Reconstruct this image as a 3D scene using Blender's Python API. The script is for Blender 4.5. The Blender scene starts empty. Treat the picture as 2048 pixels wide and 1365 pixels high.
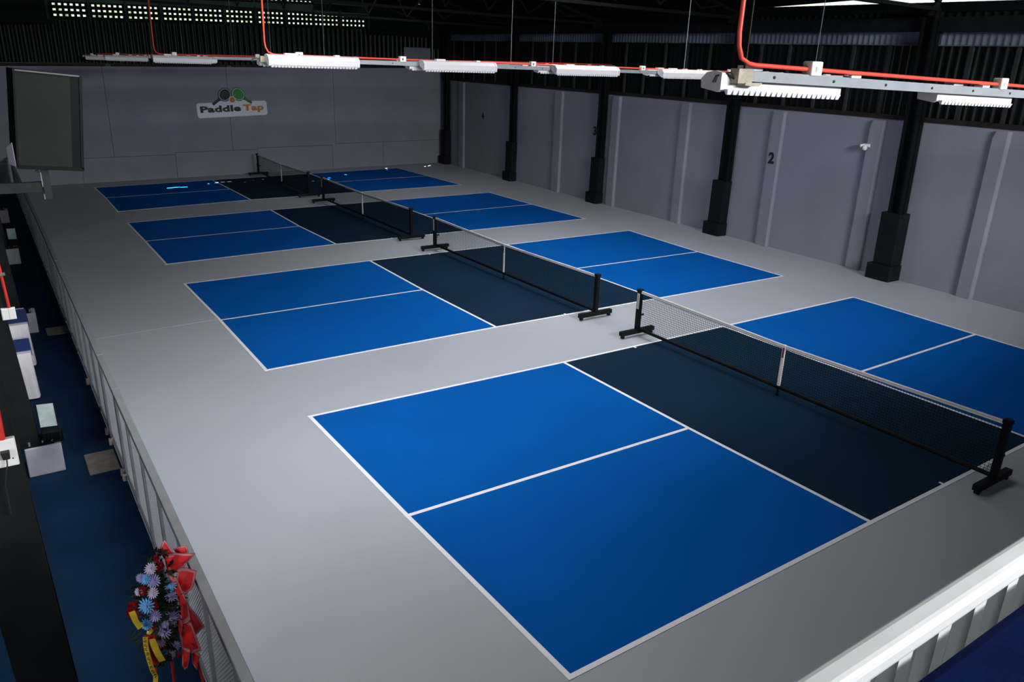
import bpy, math, random
from mathutils import Vector, Matrix
random.seed(7)
S = bpy.context.scene
COL = S.collection
PI = math.pi

# ------------------------------------------------------------------ camera
cam_d = bpy.data.cameras.new('camera')
cam_d.sensor_width = 36.0
cam_d.lens = 36.0 * 1535.68 / 2048.0
cam_d.clip_start = 0.05
cam_d.clip_end = 300
cam = bpy.data.objects.new('camera', cam_d)
COL.objects.link(cam)
YAW, PITCH, ROLL = 0.6026, 0.3451, 0.0313
CAM = Vector((-3.3912, -3.9620, 4.9492))
fw = Vector((math.sin(YAW)*math.cos(PITCH), math.cos(YAW)*math.cos(PITCH), -math.sin(PITCH)))
r0 = Vector((math.cos(YAW), -math.sin(YAW), 0))
u0 = r0.cross(fw)
rt = math.cos(ROLL)*r0 + math.sin(ROLL)*u0
up = -math.sin(ROLL)*r0 + math.cos(ROLL)*u0
cam.matrix_world = Matrix(((rt.x, up.x, -fw.x, CAM.x), (rt.y, up.y, -fw.y, CAM.y), (rt.z, up.z, -fw.z, CAM.z), (0, 0, 0, 1)))
S.camera = cam

# ------------------------------------------------------------------ world, sun, daylight
w = bpy.data.worlds.new('world')
S.world = w
w.use_nodes = True
wn = w.node_tree.nodes
bg = wn['Background']
tc = wn.new('ShaderNodeTexCoord')
sx = wn.new('ShaderNodeSeparateXYZ')
rp = wn.new('ShaderNodeValToRGB')
w.node_tree.links.new(tc.outputs['Generated'], sx.inputs[0])
w.node_tree.links.new(sx.outputs['Z'], rp.inputs[0])
w.node_tree.links.new(rp.outputs[0], bg.inputs['Color'])
e = rp.color_ramp.elements
e[0].position = 0.0; e[0].color = (0.10, 0.14, 0.06, 1)
e[1].position = 0.075; e[1].color = (0.92, 0.97, 1.0, 1)
m_ = e.new(0.03); m_.color = (0.80, 0.90, 0.62, 1)
bg.inputs['Strength'].default_value = 1.15
nz = wn.new('ShaderNodeTexNoise'); nz.inputs['Scale'].default_value = 90.0; nz.inputs['Detail'].default_value = 3.0
w.node_tree.links.new(tc.outputs['Generated'], nz.inputs['Vector'])
ad = wn.new('ShaderNodeMath'); ad.operation = 'MULTIPLY_ADD'; ad.inputs[1].default_value = 0.16; ad.inputs[2].default_value = -0.08
w.node_tree.links.new(nz.outputs[0], ad.inputs[0])
sm_ = wn.new('ShaderNodeMath'); sm_.operation = 'ADD'
w.node_tree.links.new(ad.outputs[0], sm_.inputs[0]); w.node_tree.links.new(sx.outputs['Z'], sm_.inputs[1])
w.node_tree.links.new(sm_.outputs[0], rp.inputs[0])

def area(name, loc, aim, sxx, syy, power, color=(1, 1, 1), spread=PI):
    d = bpy.data.lights.new(name, 'AREA')
    d.shape = 'RECTANGLE'; d.size = sxx; d.size_y = syy; d.energy = power; d.color = color; d.spread = spread
    o = bpy.data.objects.new(name, d)
    COL.objects.link(o)
    o.location = loc
    o.rotation_euler = (Vector(aim)-Vector(loc)).to_track_quat('-Z', 'Y').to_euler()
    return o
# daylight through translucent roof sheets; the strongest ones are over the platform behind the camera; the two fills at the end are added
LIGHTS = [
    ('skylight_platform', (4.5, -12.0, 8.2), (6.0, 6.0, 0), 9.0, 2.5, 2900, (0.98, 0.99, 1.0), math.radians(120)),
    ('skylight_side', (-0.6, 4.4, 7.0), (-0.4, 4.8, 0), 3.0, 3.0, 216, (0.98, 0.99, 1.0), math.radians(130)),
    ('skylight_near', (5.6, 7.4, 8.8), (5.6, 7.8, 0), 4.0, 3.0, 247, (0.97, 0.985, 1.0), math.radians(100)),
    ('skylight_middle', (9.5, 13.0, 8.1), (9.5, 13.2, 0), 4.0, 4.0, 331, (0.95, 0.98, 1.0), math.radians(150)),
    ('skylight_far', (11.0, 24.0, 7.8), (11.0, 24.0, 0), 3.0, 4.0, 88, (0.93, 0.97, 1.0), math.radians(150)),
    ('skylight_right', (11.5, 5.5, 7.6), (11.5, 5.5, 0), 3.0, 3.0, 58, (0.98, 0.99, 1.0), math.radians(130)),
    ('walkway_fill', (-8.6, -1.0, 4.1), (-2.6, 4.2, 0.6), 4.0, 1.6, 190, (0.97, 0.99, 1.0), math.radians(150)),  # added fill from the left for walkway, fence and flowers; no window there
    ('rail_fill', (-1.6, -4.5, 6.5), (-1.5, -3.4, 4.0), 0.8, 0.5, 13, (1.0, 0.99, 0.97), math.radians(110)),  # added unseen fill that brightens the railing; no fitting modelled
]
for L_ in LIGHTS: area(*L_)
sun_d = bpy.data.lights.new('sun', 'SUN')
sun_d.energy = 130.0; sun_d.angle = 0.010; sun_d.color = (1.0, 0.97, 0.92)
SUN_DIR = Vector((-0.22, -0.30, 0.926)).normalized()
sun = bpy.data.objects.new('sun', sun_d); COL.objects.link(sun)
sun.location = (0, 0, 30)
sun.rotation_euler = (-SUN_DIR).to_track_quat('-Z', 'Y').to_euler()

vs = S.view_settings
vs.view_transform = 'Standard'; vs.look = 'None'; vs.exposure = 0.0; vs.gamma = 1.0; vs.use_curve_mapping = False
S.cycles.sample_clamp_indirect = 6.0

# ------------------------------------------------------------------ materials
MATS = {}
def mat(name, col, rough=0.6, metal=0.0, var=0.0, scale=3.0, bump=0.0, bscale=60.0, spec=0.5, alpha=1.0, trans=0.0, coat=0.0, col2=None, detail=4.0):
    if name in MATS: return MATS[name]
    m = bpy.data.materials.new(name); m.use_nodes = True
    nt = m.node_tree; b = nt.nodes['Principled BSDF']
    b.inputs['Base Color'].default_value = (*col, 1)
    b.inputs['Roughness'].default_value = rough
    b.inputs['Metallic'].default_value = metal
    b.inputs['Specular IOR Level'].default_value = spec
    b.inputs['Alpha'].default_value = alpha
    b.inputs['Coat Weight'].default_value = coat
    if trans: b.inputs['Transmission Weight'].default_value = trans
    if var > 0 or bump > 0 or col2:
        tcn = nt.nodes.new('ShaderNodeTexCoord')
    if var > 0 or col2:
        n = nt.nodes.new('ShaderNodeTexNoise'); n.inputs['Scale'].default_value = scale; n.inputs['Detail'].default_value = detail
        nt.links.new(tcn.outputs['Object'], n.inputs['Vector'])
        r = nt.nodes.new('ShaderNodeValToRGB')
        a = r.color_ramp.elements
        a[0].position = 0.3; a[1].position = 0.7
        c2 = col2 or tuple(min(1, c*(1+var)) for c in col)
        a[0].color = (*[c*(1-var) for c in col], 1); a[1].color = (*c2, 1)
        nt.links.new(n.outputs[0], r.inputs[0]); nt.links.new(r.outputs[0], b.inputs['Base Color'])
    if bump > 0:
        n2 = nt.nodes.new('ShaderNodeTexNoise'); n2.inputs['Scale'].default_value = bscale; n2.inputs['Detail'].default_value = 3
        nt.links.new(tcn.outputs['Object'], n2.inputs['Vector'])
        bp = nt.nodes.new('ShaderNodeBump'); bp.inputs['Strength'].default_value = bump; bp.inputs['Distance'].default_value = 0.01
        nt.links.new(n2.outputs[0], bp.inputs['Height']); nt.links.new(bp.outputs[0], b.inputs['Normal'])
    MATS[name] = m
    return m
M_floor = mat('grey court coating', (0.385, 0.412, 0.46), 0.6, var=0.05, scale=0.35, bump=0.15, bscale=220)
M_blue = mat('blue court paint', (0.0035, 0.095, 0.385), 0.7, var=0.05, scale=0.8, bump=0.12, bscale=220, spec=0.0)
M_kitchen = mat('navy court paint', (0.008, 0.0245, 0.050), 0.7, var=0.10, scale=0.7, bump=0.12, bscale=220, spec=0.02)
M_line = mat('white line paint', (0.85, 0.86, 0.88), 0.5, var=0.02, scale=4)
M_walk = mat('navy walkway paint', (0.005, 0.021, 0.056), 0.75, var=0.25, scale=1.3, bump=0.1, spec=0.06)
M_wall = mat('grey painted plaster', (0.235, 0.24, 0.295), 0.75, var=0.06, scale=0.9, bump=0.25, bscale=18)
M_panel = mat('grey painted board', (0.235, 0.245, 0.30), 0.75, var=0.08, scale=0.8, bump=0.1, bscale=30)
M_joint = mat('dark joint', (0.07, 0.07, 0.085), 0.9)
M_black = mat('black steel', (0.005, 0.006, 0.007), 0.5, var=0.2, scale=5, spec=0.12)
M_blackmat = mat('black paint', (0.011, 0.012, 0.013), 0.6, var=0.3, scale=4, spec=0.1)
M_pier = mat('black pier paint', (0.009, 0.010, 0.012), 0.65, var=0.2, scale=3, spec=0.1)
M_clad = mat('dark corrugated metal', (0.006, 0.0085, 0.0085), 0.6, var=0.2, scale=2, spec=0.08)
M_clad2 = mat('dark ribbed metal', (0.005, 0.007, 0.007), 0.28, var=0.2, scale=2, spec=0.30)
M_clad3 = mat('dark ribbed gable metal', (0.006, 0.0085, 0.0085), 0.34, var=0.3, scale=1, spec=0.10)
M_stud = mat('dull grey stud', (0.030, 0.031, 0.032), 0.6, var=0.2, scale=3, spec=0.15)
M_sill = mat('brown steel girt', (0.022, 0.020, 0.019), 0.7, var=0.25, scale=4, spec=0.1)
M_ledge = mat('bare angle iron', (0.10, 0.098, 0.09), 0.6, var=0.7, scale=1.5, spec=0.2)
M_band = mat('bluish backlit sheet', (0.15, 0.175, 0.23), 0.5, var=0.25, scale=0.6, spec=0.1)  # opaque; daylight showing through the sheet is put into its colour
M_roof = mat('dark roof underside', (0.004, 0.0045, 0.0045), 0.8, var=0.2, scale=2, spec=0.05)
M_truss = mat('dark truss steel', (0.006, 0.0065, 0.0065), 0.6, var=0.2, scale=4, spec=0.08)
M_green = mat('dull green sheet', (0.055, 0.085, 0.072), 0.7, var=0.3, scale=0.6, spec=0.1)
M_vent = mat('dark vent block', (0.008, 0.011, 0.010), 0.8, var=0.2, scale=3, spec=0.05)
M_galv = mat('galvanised channel', (0.26, 0.28, 0.31), 0.5, metal=0.15, var=0.12, scale=5)
M_rust = mat('weathered bracket', (0.36, 0.32, 0.25), 0.6, var=0.25, scale=20)
M_red = mat('red orange conduit', (0.80, 0.075, 0.045), 0.42, var=0.05, scale=6)
M_redd = mat('red conduit', (0.62, 0.03, 0.02), 0.45, var=0.05, scale=6)
M_white = mat('white plastic', (0.82, 0.82, 0.80), 0.45, var=0.02, scale=8)
M_lamp = mat('white louvre', (0.70, 0.68, 0.71), 0.45, var=0.02, scale=10)
M_lampb = mat('white reflector back', (0.62, 0.57, 0.61), 0.5, var=0.04, scale=8)
M_railw = mat('white rail paint', (0.80, 0.82, 0.83), 0.45, var=0.05, scale=9)
M_cloth = mat('navy cloth', (0.002, 0.008, 0.050), 0.9, spec=0.05, var=0.25, scale=7, bump=0.2, bscale=120)
M_deck = mat('dark deck', (0.05, 0.05, 0.05), 0.8, var=0.2)
M_fence = mat('grey fence steel', (0.20, 0.205, 0.22), 0.5, metal=0.0, var=0.1, scale=5)
M_fenced = mat('dark grey post', (0.24, 0.25, 0.28), 0.5, metal=0.0, var=0.15, scale=5)
M_wire = mat('grey fence wire', (0.36, 0.38, 0.42), 0.55)
M_pinkfoot = mat('pale hinge', (0.42, 0.34, 0.34), 0.6)
M_netm = mat('black net cord', (0.006, 0.007, 0.009), 0.8, spec=0.1)
M_tape = mat('white net tape', (0.86, 0.84, 0.81), 0.7, var=0.03, scale=20)
M_stitch = mat('grey stitching', (0.45, 0.42, 0.40), 0.8)
M_redlab = mat('red brown tag', (0.22, 0.03, 0.04), 0.6)
M_ink = mat('black print', (0.01, 0.012, 0.016), 0.6)
M_num = mat('black stencil paint', (0.008, 0.008, 0.010), 0.7)
M_mat = mat('grey brown doormat', (0.15, 0.14, 0.13), 0.95, var=0.2, scale=9, bump=0.4, bscale=150)
M_signw = mat('sign white', (0.70, 0.75, 0.82), 0.5)
M_signk = mat('sign black', (0.006, 0.012, 0.014), 0.5)
M_signg = mat('sign green', (0.02, 0.26, 0.06), 0.5)
M_signg2 = mat('sign dark green', (0.015, 0.16, 0.045), 0.5)
M_signo = mat('sign orange', (0.52, 0.20, 0.04), 0.6)
M_plinth = mat('pale painted plinth', (0.47, 0.47, 0.56), 0.7, var=0.06, scale=6)
M_scr = mat('dull screen face', (0.020, 0.0245, 0.0225), 0.6, spec=0.05, var=0.12, scale=1.5)
M_scrd = mat('dark screen reflection', (0.004, 0.005, 0.006), 0.5, spec=0.1)  # dark reflection on the screen, kept as a colour
M_chrome = mat('bright metal', (0.7, 0.7, 0.7), 0.3, metal=0.9)
M_glass = mat('pale lamp glass', (0.36, 0.44, 0.45), 0.12, var=0.12, scale=12)
M_tablew = mat('white cloth', (0.75, 0.74, 0.78), 0.85, var=0.05, scale=9)
M_tableb = mat('blue cloth', (0.02, 0.05, 0.22), 0.85, var=0.1, scale=9)

# ------------------------------------------------------------------ mesh helpers
class MB:
    def __init__(s): s.v = []; s.f = []; s.mi = []; s.cur = 0
    def add(s, vs_, fs):
        n = len(s.v); s.v += [tuple(p) for p in vs_]
        for f in fs: s.f.append([i+n for i in f]); s.mi.append(s.cur)
        return s
    def hexa(s, p):      # 8 corners: bottom 0-3 counter-clockwise, top 4-7
        return s.add(p, [(0, 3, 2, 1), (4, 5, 6, 7), (0, 1, 5, 4), (1, 2, 6, 5), (2, 3, 7, 6), (3, 0, 4, 7)])
    def box(s, x0, x1, y0, y1, z0, z1):
        return s.hexa([(x0, y0, z0), (x1, y0, z0), (x1, y1, z0), (x0, y1, z0), (x0, y0, z1), (x1, y0, z1), (x1, y1, z1), (x0, y1, z1)])
    def bar(s, a, b, wd, ht=None, upv=(0, 0, 1)):
        ht = ht or wd
        a = Vector(a); b = Vector(b); d = (b-a).normalized(); u = Vector(upv)
        if abs(d.dot(u)) > 0.98: u = Vector((1, 0, 0))
        sd = d.cross(u).normalized(); u = sd.cross(d)
        c = []
        for p in (a, b):
            for i, j in ((-1, -1), (1, -1), (1, 1), (-1, 1)):
                c.append(p + sd*(i*wd/2) + u*(j*ht/2))
        return s.add(c, [(0, 1, 2, 3), (7, 6, 5, 4), (0, 4, 5, 1), (1, 5, 6, 2), (2, 6, 7, 3), (3, 7, 4, 0)])
    def wire(s, a, b, r):   # three-sided
        a = Vector(a); b = Vector(b); d = (b-a).normalized(); u = Vector((0, 0, 1))
        if abs(d.dot(u)) > 0.9: u = Vector((1, 0, 0))
        sd = d.cross(u).normalized(); u = sd.cross(d)
        c = []
        for p in (a, b):
            for k in range(3):
                t = k*2*PI/3; c.append(p + sd*math.cos(t)*r + u*math.sin(t)*r)
        return s.add(c, [(0, 1, 4, 3), (1, 2, 5, 4), (2, 0, 3, 5)])
    def tube(s, pts, r, n=8, cap=True):
        pts = [Vector(p) for p in pts]; rings = []
        rr = r if isinstance(r, (list, tuple)) else [r]*len(pts)
        base = len(s.v); prev = None
        for i, p in enumerate(pts):
            d = ((pts[min(i+1, len(pts)-1)] - pts[max(i-1, 0)])).normalized()
            if prev is None:
                u = Vector((0, 0, 1)) if abs(d.z) < 0.9 else Vector((1, 0, 0))
            else: u = prev
            sd = d.cross(u).normalized(); u = sd.cross(d).normalized(); prev = u
            for k in range(n):
                t = 2*PI*k/n; s.v.append(tuple(p + sd*math.cos(t)*rr[i] + u*math.sin(t)*rr[i]))
        for i in range(len(pts)-1):
            for k in range(n):
                a = base+i*n+k; b = base+i*n+(k+1) % n
                s.f.append([a, b, b+n, a+n]); s.mi.append(s.cur)
        if cap:
            s.f.append([base+k for k in range(n)][::-1]); s.mi.append(s.cur)
            e_ = base+(len(pts)-1)*n
            s.f.append([e_+k for k in range(n)]); s.mi.append(s.cur)
        return s
    def cyl(s, c, r, h, n=12, axis=2):
        c = Vector(c); d = Vector((0, 0, 0)); d[axis] = h
        return s.tube([c, c+d], r, n)
    def lathe(s, prof, c=(0, 0, 0), n=16):
        base = len(s.v); c = Vector(c)
        for r, z in prof:
            for k in range(n):
                t = 2*PI*k/n; s.v.append((c.x+r*math.cos(t), c.y+r*math.sin(t), c.z+z))
        for i in range(len(prof)-1):
            for k in range(n):
                a = base+i*n+k; b = base+i*n+(k+1) % n
                s.f.append([a, b, b+n, a+n]); s.mi.append(s.cur)
        s.f.append([base+k for k in range(n)][::-1]); s.mi.append(s.cur)
        e_ = base+(len(prof)-1)*n
        s.f.append([e_+k for k in range(n)]); s.mi.append(s.cur)
        return s
    def prism(s, poly, off):   # polygon of 3D points extruded by off
        off = Vector(off); n = len(poly); a = [Vector(p) for p in poly]; b = [p+off for p in a]
        fs = [tuple(range(n))[::-1], tuple(range(n, 2*n))]
        fs += [(i, (i+1) % n, n+(i+1) % n, n+i) for i in range(n)]
        return s.add(a+b, fs)
    def build(s, name, m, parent=None, smooth=False, world=True):
        me = bpy.data.meshes.new(name)
        org = Vector((0, 0, 0))
        if parent is not None: org = ORG.get(parent.name, Vector((0, 0, 0)))
        me.from_pydata([tuple(Vector(p)-org) for p in s.v], [], s.f)
        ms = m if isinstance(m, (list, tuple)) else [m]
        for q in ms: me.materials.append(q)
        if len(ms) > 1:
            me.polygons.foreach_set('material_index', s.mi)
        if smooth:
            me.polygons.foreach_set('use_smooth', [True]*len(me.polygons))
        me.update()
        o = bpy.data.objects.new(name, me); COL.objects.link(o)
        if parent is not None: o.parent = parent; ORG[o.name] = org
        return o
ORG = {}
def gorg(o):
    return ORG.get(o.name, Vector((0, 0, 0)))
def tag(o, label=None, cat=None, group=None, kind=None):
    if label: o['label'] = label
    if cat: o['category'] = cat
    if group: o['group'] = group
    if kind: o['kind'] = kind
    return o
def thing(name, label, cat, loc=(0, 0, 0), group=None):
    o = bpy.data.objects.new(name, None); COL.objects.link(o)
    o.location = loc; o.empty_display_size = 0.1
    ORG[o.name] = Vector(loc)
    return tag(o, label, cat, group)
def centre(o):
    """put the origin of a top-level mesh at the base of its own box"""
    me = o.data
    xs = [v.co for v in me.vertices]
    c = Vector((sum((min(p.x for p in xs), max(p.x for p in xs)))/2, sum((min(p.y for p in xs), max(p.y for p in xs)))/2, min(p.z for p in xs)))
    me.transform(Matrix.Translation(-c)); o.location = c
    ORG[o.name] = c
    return o
def copy_tree(o, parent=None):
    c = o.copy(); COL.objects.link(c)
    if parent is not None: c.parent = parent
    for ch in list(o.children): copy_tree(ch, c)
    return c
def bevel(o, wd=0.01, seg=2):
    md = o.modifiers.new('bevel', 'BEVEL'); md.width = wd; md.segments = seg; md.limit_method = 'ANGLE'
    return o
def text(name, body, m, parent, mtx, size=1.0, ext=0.003, off=0.0, align='CENTER'):
    cu = bpy.data.curves.new(name, 'FONT'); cu.body = body; cu.size = size; cu.extrude = ext; cu.offset = off
    cu.space_character = 1.06 if align == 'LEFT' else 1.0; cu.align_x = align; cu.resolution_u = 3
    cu.materials.append(m)
    tmp = bpy.data.objects.new(name, cu); COL.objects.link(tmp)
    me = bpy.data.meshes.new_from_object(tmp.evaluated_get(bpy.context.evaluated_depsgraph_get()))
    bpy.data.objects.remove(tmp)
    if not me.materials: me.materials.append(m)
    o = bpy.data.objects.new(name, me); COL.objects.link(o)
    if parent is not None:
        o.parent = parent
        o.matrix_local = Matrix.Translation(-gorg(parent)) @ mtx
    else: o.matrix_world = mtx
    return o

# ------------------------------------------------------------------ frames of the two tall walls
RA = Vector((15.62, 3.24, 0)); RT = Vector((0.04235, 0.9991, 0)); RN = Vector((-0.9991, 0.04235, 0))
def RW(y, off, z): return RA + RT*((y-3.24)/0.9991) + RN*off + Vector((0, 0, z))
BT = Vector((0.9972, 0.0748, 0)); BN = Vector((0.0748, -0.9972, 0))
def BW(x, off, z): return Vector((x, 31.2+0.075*x, z)) + BN*off
def rbox(mb, y0, y1, o0, o1, z0, z1, zz1=None, lean=0.0, zz0=None):
    zb = zz1 if zz1 is not None else z1
    za = zz0 if zz0 is not None else z0
    return mb.hexa([RW(y1, o0, za), RW(y0, o0, z0), RW(y0, o1, z0), RW(y1, o1, za),
                    RW(y1+lean, o0, zb), RW(y0+lean, o0, z1), RW(y0+lean, o1, z1), RW(y1+lean, o1, zb)])
def bbox(mb, x0, x1, o0, o1, z0, z1, zz0=None, zz1=None):
    a = z0 if zz0 is None else zz0; b = z1 if zz1 is None else zz1
    return mb.hexa([BW(x0, o1, z0), BW(x1, o1, a), BW(x1, o0, a), BW(x0, o0, z0), BW(x0, o1, z1), BW(x1, o1, b), BW(x1, o0, b), BW(x0, o0, z1)])
RIDGE_X = 6.6
def roof_z(x): return 6.76 + 0.255*(16.05-max(x, RIDGE_X)) if x >= RIDGE_X else 6.76+0.255*(16.05-RIDGE_X) - 0.255*(RIDGE_X-x)
def struct(name, o_or_mb, m=None, parent=None):
    o = o_or_mb.build(name, m, parent) if isinstance(o_or_mb, MB) else o_or_mb
    if parent is None: o['kind'] = 'structure'
    return o

# ------------------------------------------------------------------ floors
f = MB(); f.box(-2.56, 17.6, -18, 34, -0.3, 0.0)
floor = struct('floor', f, M_floor)
f = MB(); f.box(-9, -2.56, -18, 34, -0.3, -0.004)
fw_ = struct('floor_walkway', f, M_walk)
sm = MB(); sm.bar((-2.5, 11.2, 0.001), (0.2, 11.35, 0.001), 0.02, 0.004)
sm.build('joint', mat('pale floor joint', (0.395, 0.42, 0.468), 0.6), floor)
f = MB(); f.box(-8.9, 16.0, -17.9, -3.44, 3.07, 3.27)
struct('floor_platform', f, M_deck)

# ------------------------------------------------------------------ right wall
def rtop(y): return 3.92 + 0.0078*(y-4.2)
def rledge(y): return 5.64 + 0.0125*(y-4.2)
mb = MB(); rbox(mb, -17, 34, -0.25, 0.0, 0, rtop(-17), rtop(34))
wall_right = struct('wall_right', mb, M_wall)
for y0, y1 in ((1.15, 1.5), (4.41, 4.77), (7.46, 7.85), (10.60, 11.03), (14.42, 14.82), (18.02, 18.43), (21.65, 22.15), (30.03, 30.5)):
    p = MB(); zt = rtop(y0)-0.04; b_ = 0.10
    # a rendered pier strip: near arris rounded over, top corner broken on the far side
    pr_ = [(y1, 0.0), (y1, b_), (y0+0.05, b_), (y0+0.018, b_-0.02), (y0, b_-0.055), (y0, 0.0)]
    n = len(pr_)
    lo = [RW(a, c, 0) for a, c in pr_]; mi_ = [RW(a, c, zt-0.16) for a, c in pr_]
    hi = [RW(min(a, y1-0.06), c, zt) for a, c in pr_]
    p.add(lo+mi_+hi, [tuple(range(2*n, 3*n))] + [(i, n+i, n+(i+1) % n, (i+1) % n) for i in range(n)] + [(n+i, 2*n+i, 2*n+(i+1) % n, n+(i+1) % n) for i in range(n)])
    p.build('pilaster', M_wall, wall_right)
for body, yy, zz, sz in (('2', 10.86, 2.46, 0.42), ('3', 19.5, 2.52, 0.42), ('4', 28.25, 2.50, 0.42)):
    mx = Matrix.Translation(RW(yy, 0.104 if body == '2' else 0.004, zz)) @ Matrix(((-RT.x, 0, RN.x, 0), (-RT.y, 0, RN.y, 0), (0, 1, 0, 0), (0, 0, 0, 1)))
    text('painted_number', body, M_num, wall_right, mx, sz, 0.002, 0.020)
PIERS = ((0.2, .48), (6.31, .50), (12.32, .40), (18.74, .36), (25.08, .36), (31.5, .40))
edges = [-17] + [p[0]+0.3 for p in PIERS] + [34]
for a, b in zip(edges[:-1], edges[1:]):
    s_ = MB(); rbox(s_, a, b, -0.08, 0.03, rtop(a), rtop(a)+0.11, rtop(b)+0.11, 0, rtop(b)); s_.build('girt', M_sill, wall_right)
def corrug(mb, P, a, b, off, amp, pitch, z0f, z1f):
    k = 8; n = max(1, round((b-a)/pitch))*k
    st = len(mb.v); h = (b-a)/n
    for i in range(n+1):
        t = a+h*i; o = off+amp*(.5-.5*math.cos(2*PI*i/k))**1.6
        mb.v.append(tuple(P(t, o, z0f(t)))); mb.v.append(tuple(P(t, o, z1f(t))))
    for i in range(n):
        q = st+2*i; mb.f.append([q, q+2, q+3, q+1]); mb.mi.append(0)
for a, b in zip(edges[:-1], edges[1:]):
    c = MB(); corrug(c, RW, a, b, -0.13, 0.035, 0.21, lambda t: rtop(t)+0.05, lambda t: rledge(t)+0.02)
    c.build('cladding_sheet', M_clad2, wall_right, True)
    c = MB(); corrug(c, RW, a, b, -0.10, 0.02, 0.16, lambda t: rledge(t), lambda t: rledge(t)+0.34)
    c.build('translucent_sheet', M_band, wall_right, True)
    c = MB(); rbox(c, a, b, -0.1, 0.02, rledge(a), rledge(a)+0.022, rledge(b)+0.022, 0, rledge(b)); c.build('purlin', M_ledge, wall_right)
    c = MB(); rbox(c, a, b, -0.15, 0.20, rledge(a)+0.31, rledge(a)+0.62, rledge(b)+0.62, 0, rledge(b)+0.31)
    c.build('eave_beam', M_blackmat, wall_right)
    c = MB(); corrug(c, RW, a, b, -0.12, 0.03, 0.21, lambda t: rledge(t)+0.58, lambda t: (6.585+0.019*(t-4.2) if t < 13.2 else roof_z(RW(t, -0.12, 0).x)+0.02))
    c.build('upper_sheet', M_clad, wall_right)
for k in range(-5, 29):
    y = 4.71+1.025*k
    if any(abs(y-(p[0]+0.3)) < 0.3 for p in PIERS): continue
    c = MB(); rbox(c, y-0.035, y+0.035, -0.09, -0.02, rtop(y)+0.06, rledge(y)); c.build('stud', M_stud, wall_right)
c = MB(); rbox(c, -17, 13.2, -0.12, -0.05, 6.1, 6.18, 6.75, 0, 6.5); c.build('eave_strip', M_clad, wall_right)
c = MB(); rbox(c, 13.2, 34, -0.12, -0.05, 6.3, 6.78, 6.66); c.build('eave_strip', M_clad, wall_right)

# ------------------------------------------------------------------ back wall
mb = MB(); bbox(mb, -9, 17.3, -0.25, -0.03, 0, 4.45, None, 4.68)
wall_back = struct('wall_back', mb, M_joint)
def btop(x): return 4.42+0.0165*x
G = 0.008
def jz(x): return .97 if x < 3.42 else (1.05 if x < 6.96 else (1.11 if x < 10.58 else 1.165))
LOWB = (-8.9, -3.6, -.16, 3.42, 6.96, 10.58, 13.33, 16.95)
UPB = (-8.9, -3.6, 1.07, 5.86, 10.78, 16.95)
for x0, x1 in zip(UPB[:-1], UPB[1:]):
    c = MB(); br = [x0] + [q for q in LOWB if x0+.3 < q < x1-.3] + [x1]
    if x0 == 5.86: br = [5.86, 6.96, 10.78]
    for a, b in zip(br[:-1], br[1:]):
        aa = a+G if a == x0 else a; b_ = b-G if b == x1 else b
        bbox(c, aa, b_, -0.03, 0.0, jz((a+b)/2)+G, btop(aa), None, btop(b_))
    c.build('panel', M_panel, wall_back)
for x0, x1 in zip(LOWB[:-1], LOWB[1:]):
    c = MB(); bbox(c, x0+G, x1-G, -0.03, 0.003, 0.0, jz((x0+x1)/2)-G); c.build('panel', M_panel, wall_back)
c = MB(); bbox(c, 14.6, 16.1, -0.03, 0.02, 4.72, 5.62); c.build('panel', M_wall, wall_back)
for a, b in ((-9, -3), (-3, 3), (3, 9), (9, 17.3)):
    c = MB(); corrug(c, BW, a, b, -0.14, 0.04, 0.24, lambda t: btop(t)+0.04, lambda t: 6.13+0.0205*t)
    c.build('cladding_sheet', M_clad3, wall_back, True)
def vz(x): return 6.185+0.0212*(x-0.3)
groups = [(-.29, .80), (1.03, 2.10), (2.31, 3.39), (3.62, 4.68), (4.84, 5.92), (6.12, 7.21), (7.49, 8.58), (8.81, 9.94), (10.08, 11.19), (11.41, 12.54)]
def vent(x0, x1, zf, rows=3):
    c = MB(); nh = 6; hw = 0.108; pitch = (x1-x0-hw)/(nh-1); hh = 0.072; rp_ = 0.188
    zl = zf(x0); zr = zf(x1); L = x0-0.115; R = x1+0.115; sl = (zr-zl)/(x1-x0)
    zz = lambda x, k: zl+sl*(x-x0)+k
    ed = [L]
    for i in range(nh): ed += [x0+pitch*i, x0+pitch*i+hw]
    ed.append(R)
    ks = [-0.06] + [v for r_ in range(rows) for v in (r_*rp_, r_*rp_+hh)] + [(rows-1)*rp_+hh+0.06]
    for j in range(0, len(ks), 2):
        bbox(c, L, R, -0.11, -0.05, zz(L, ks[j]), zz(L, ks[j+1]), zz(R, ks[j]), zz(R, ks[j+1]))
    for r_ in range(rows):
        for i in range(0, len(ed), 2):
            a, b = ed[i], ed[i+1]; k0 = r_*rp_; k1 = k0+hh
            bbox(c, a, b, -0.11, -0.05, zz(a, k0), zz(a, k1), zz(b, k0), zz(b, k1))
    return c
for x0, x1 in groups: vent(x0, x1, vz).build('vent_block', M_vent, wall_back)
def uz(x): return 7.17+0.032*(x-6.3)
for x0, x1 in groups[3:8]: vent(x0, x1, uz).build('vent_block', M_vent, wall_back)
gx = [groups[0][0]-0.2] + [(a[1]+b[0])/2 for a, b in zip(groups[:-1], groups[1:])] + [groups[-1][1]+0.2]
for i, x in enumerate(gx):
    c = MB(); bbox(c, x-0.045, x+0.045, -0.12, -0.01, vz(x)-0.12, vz(x)+0.66); c.build('mullion', M_stud, wall_back)
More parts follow.
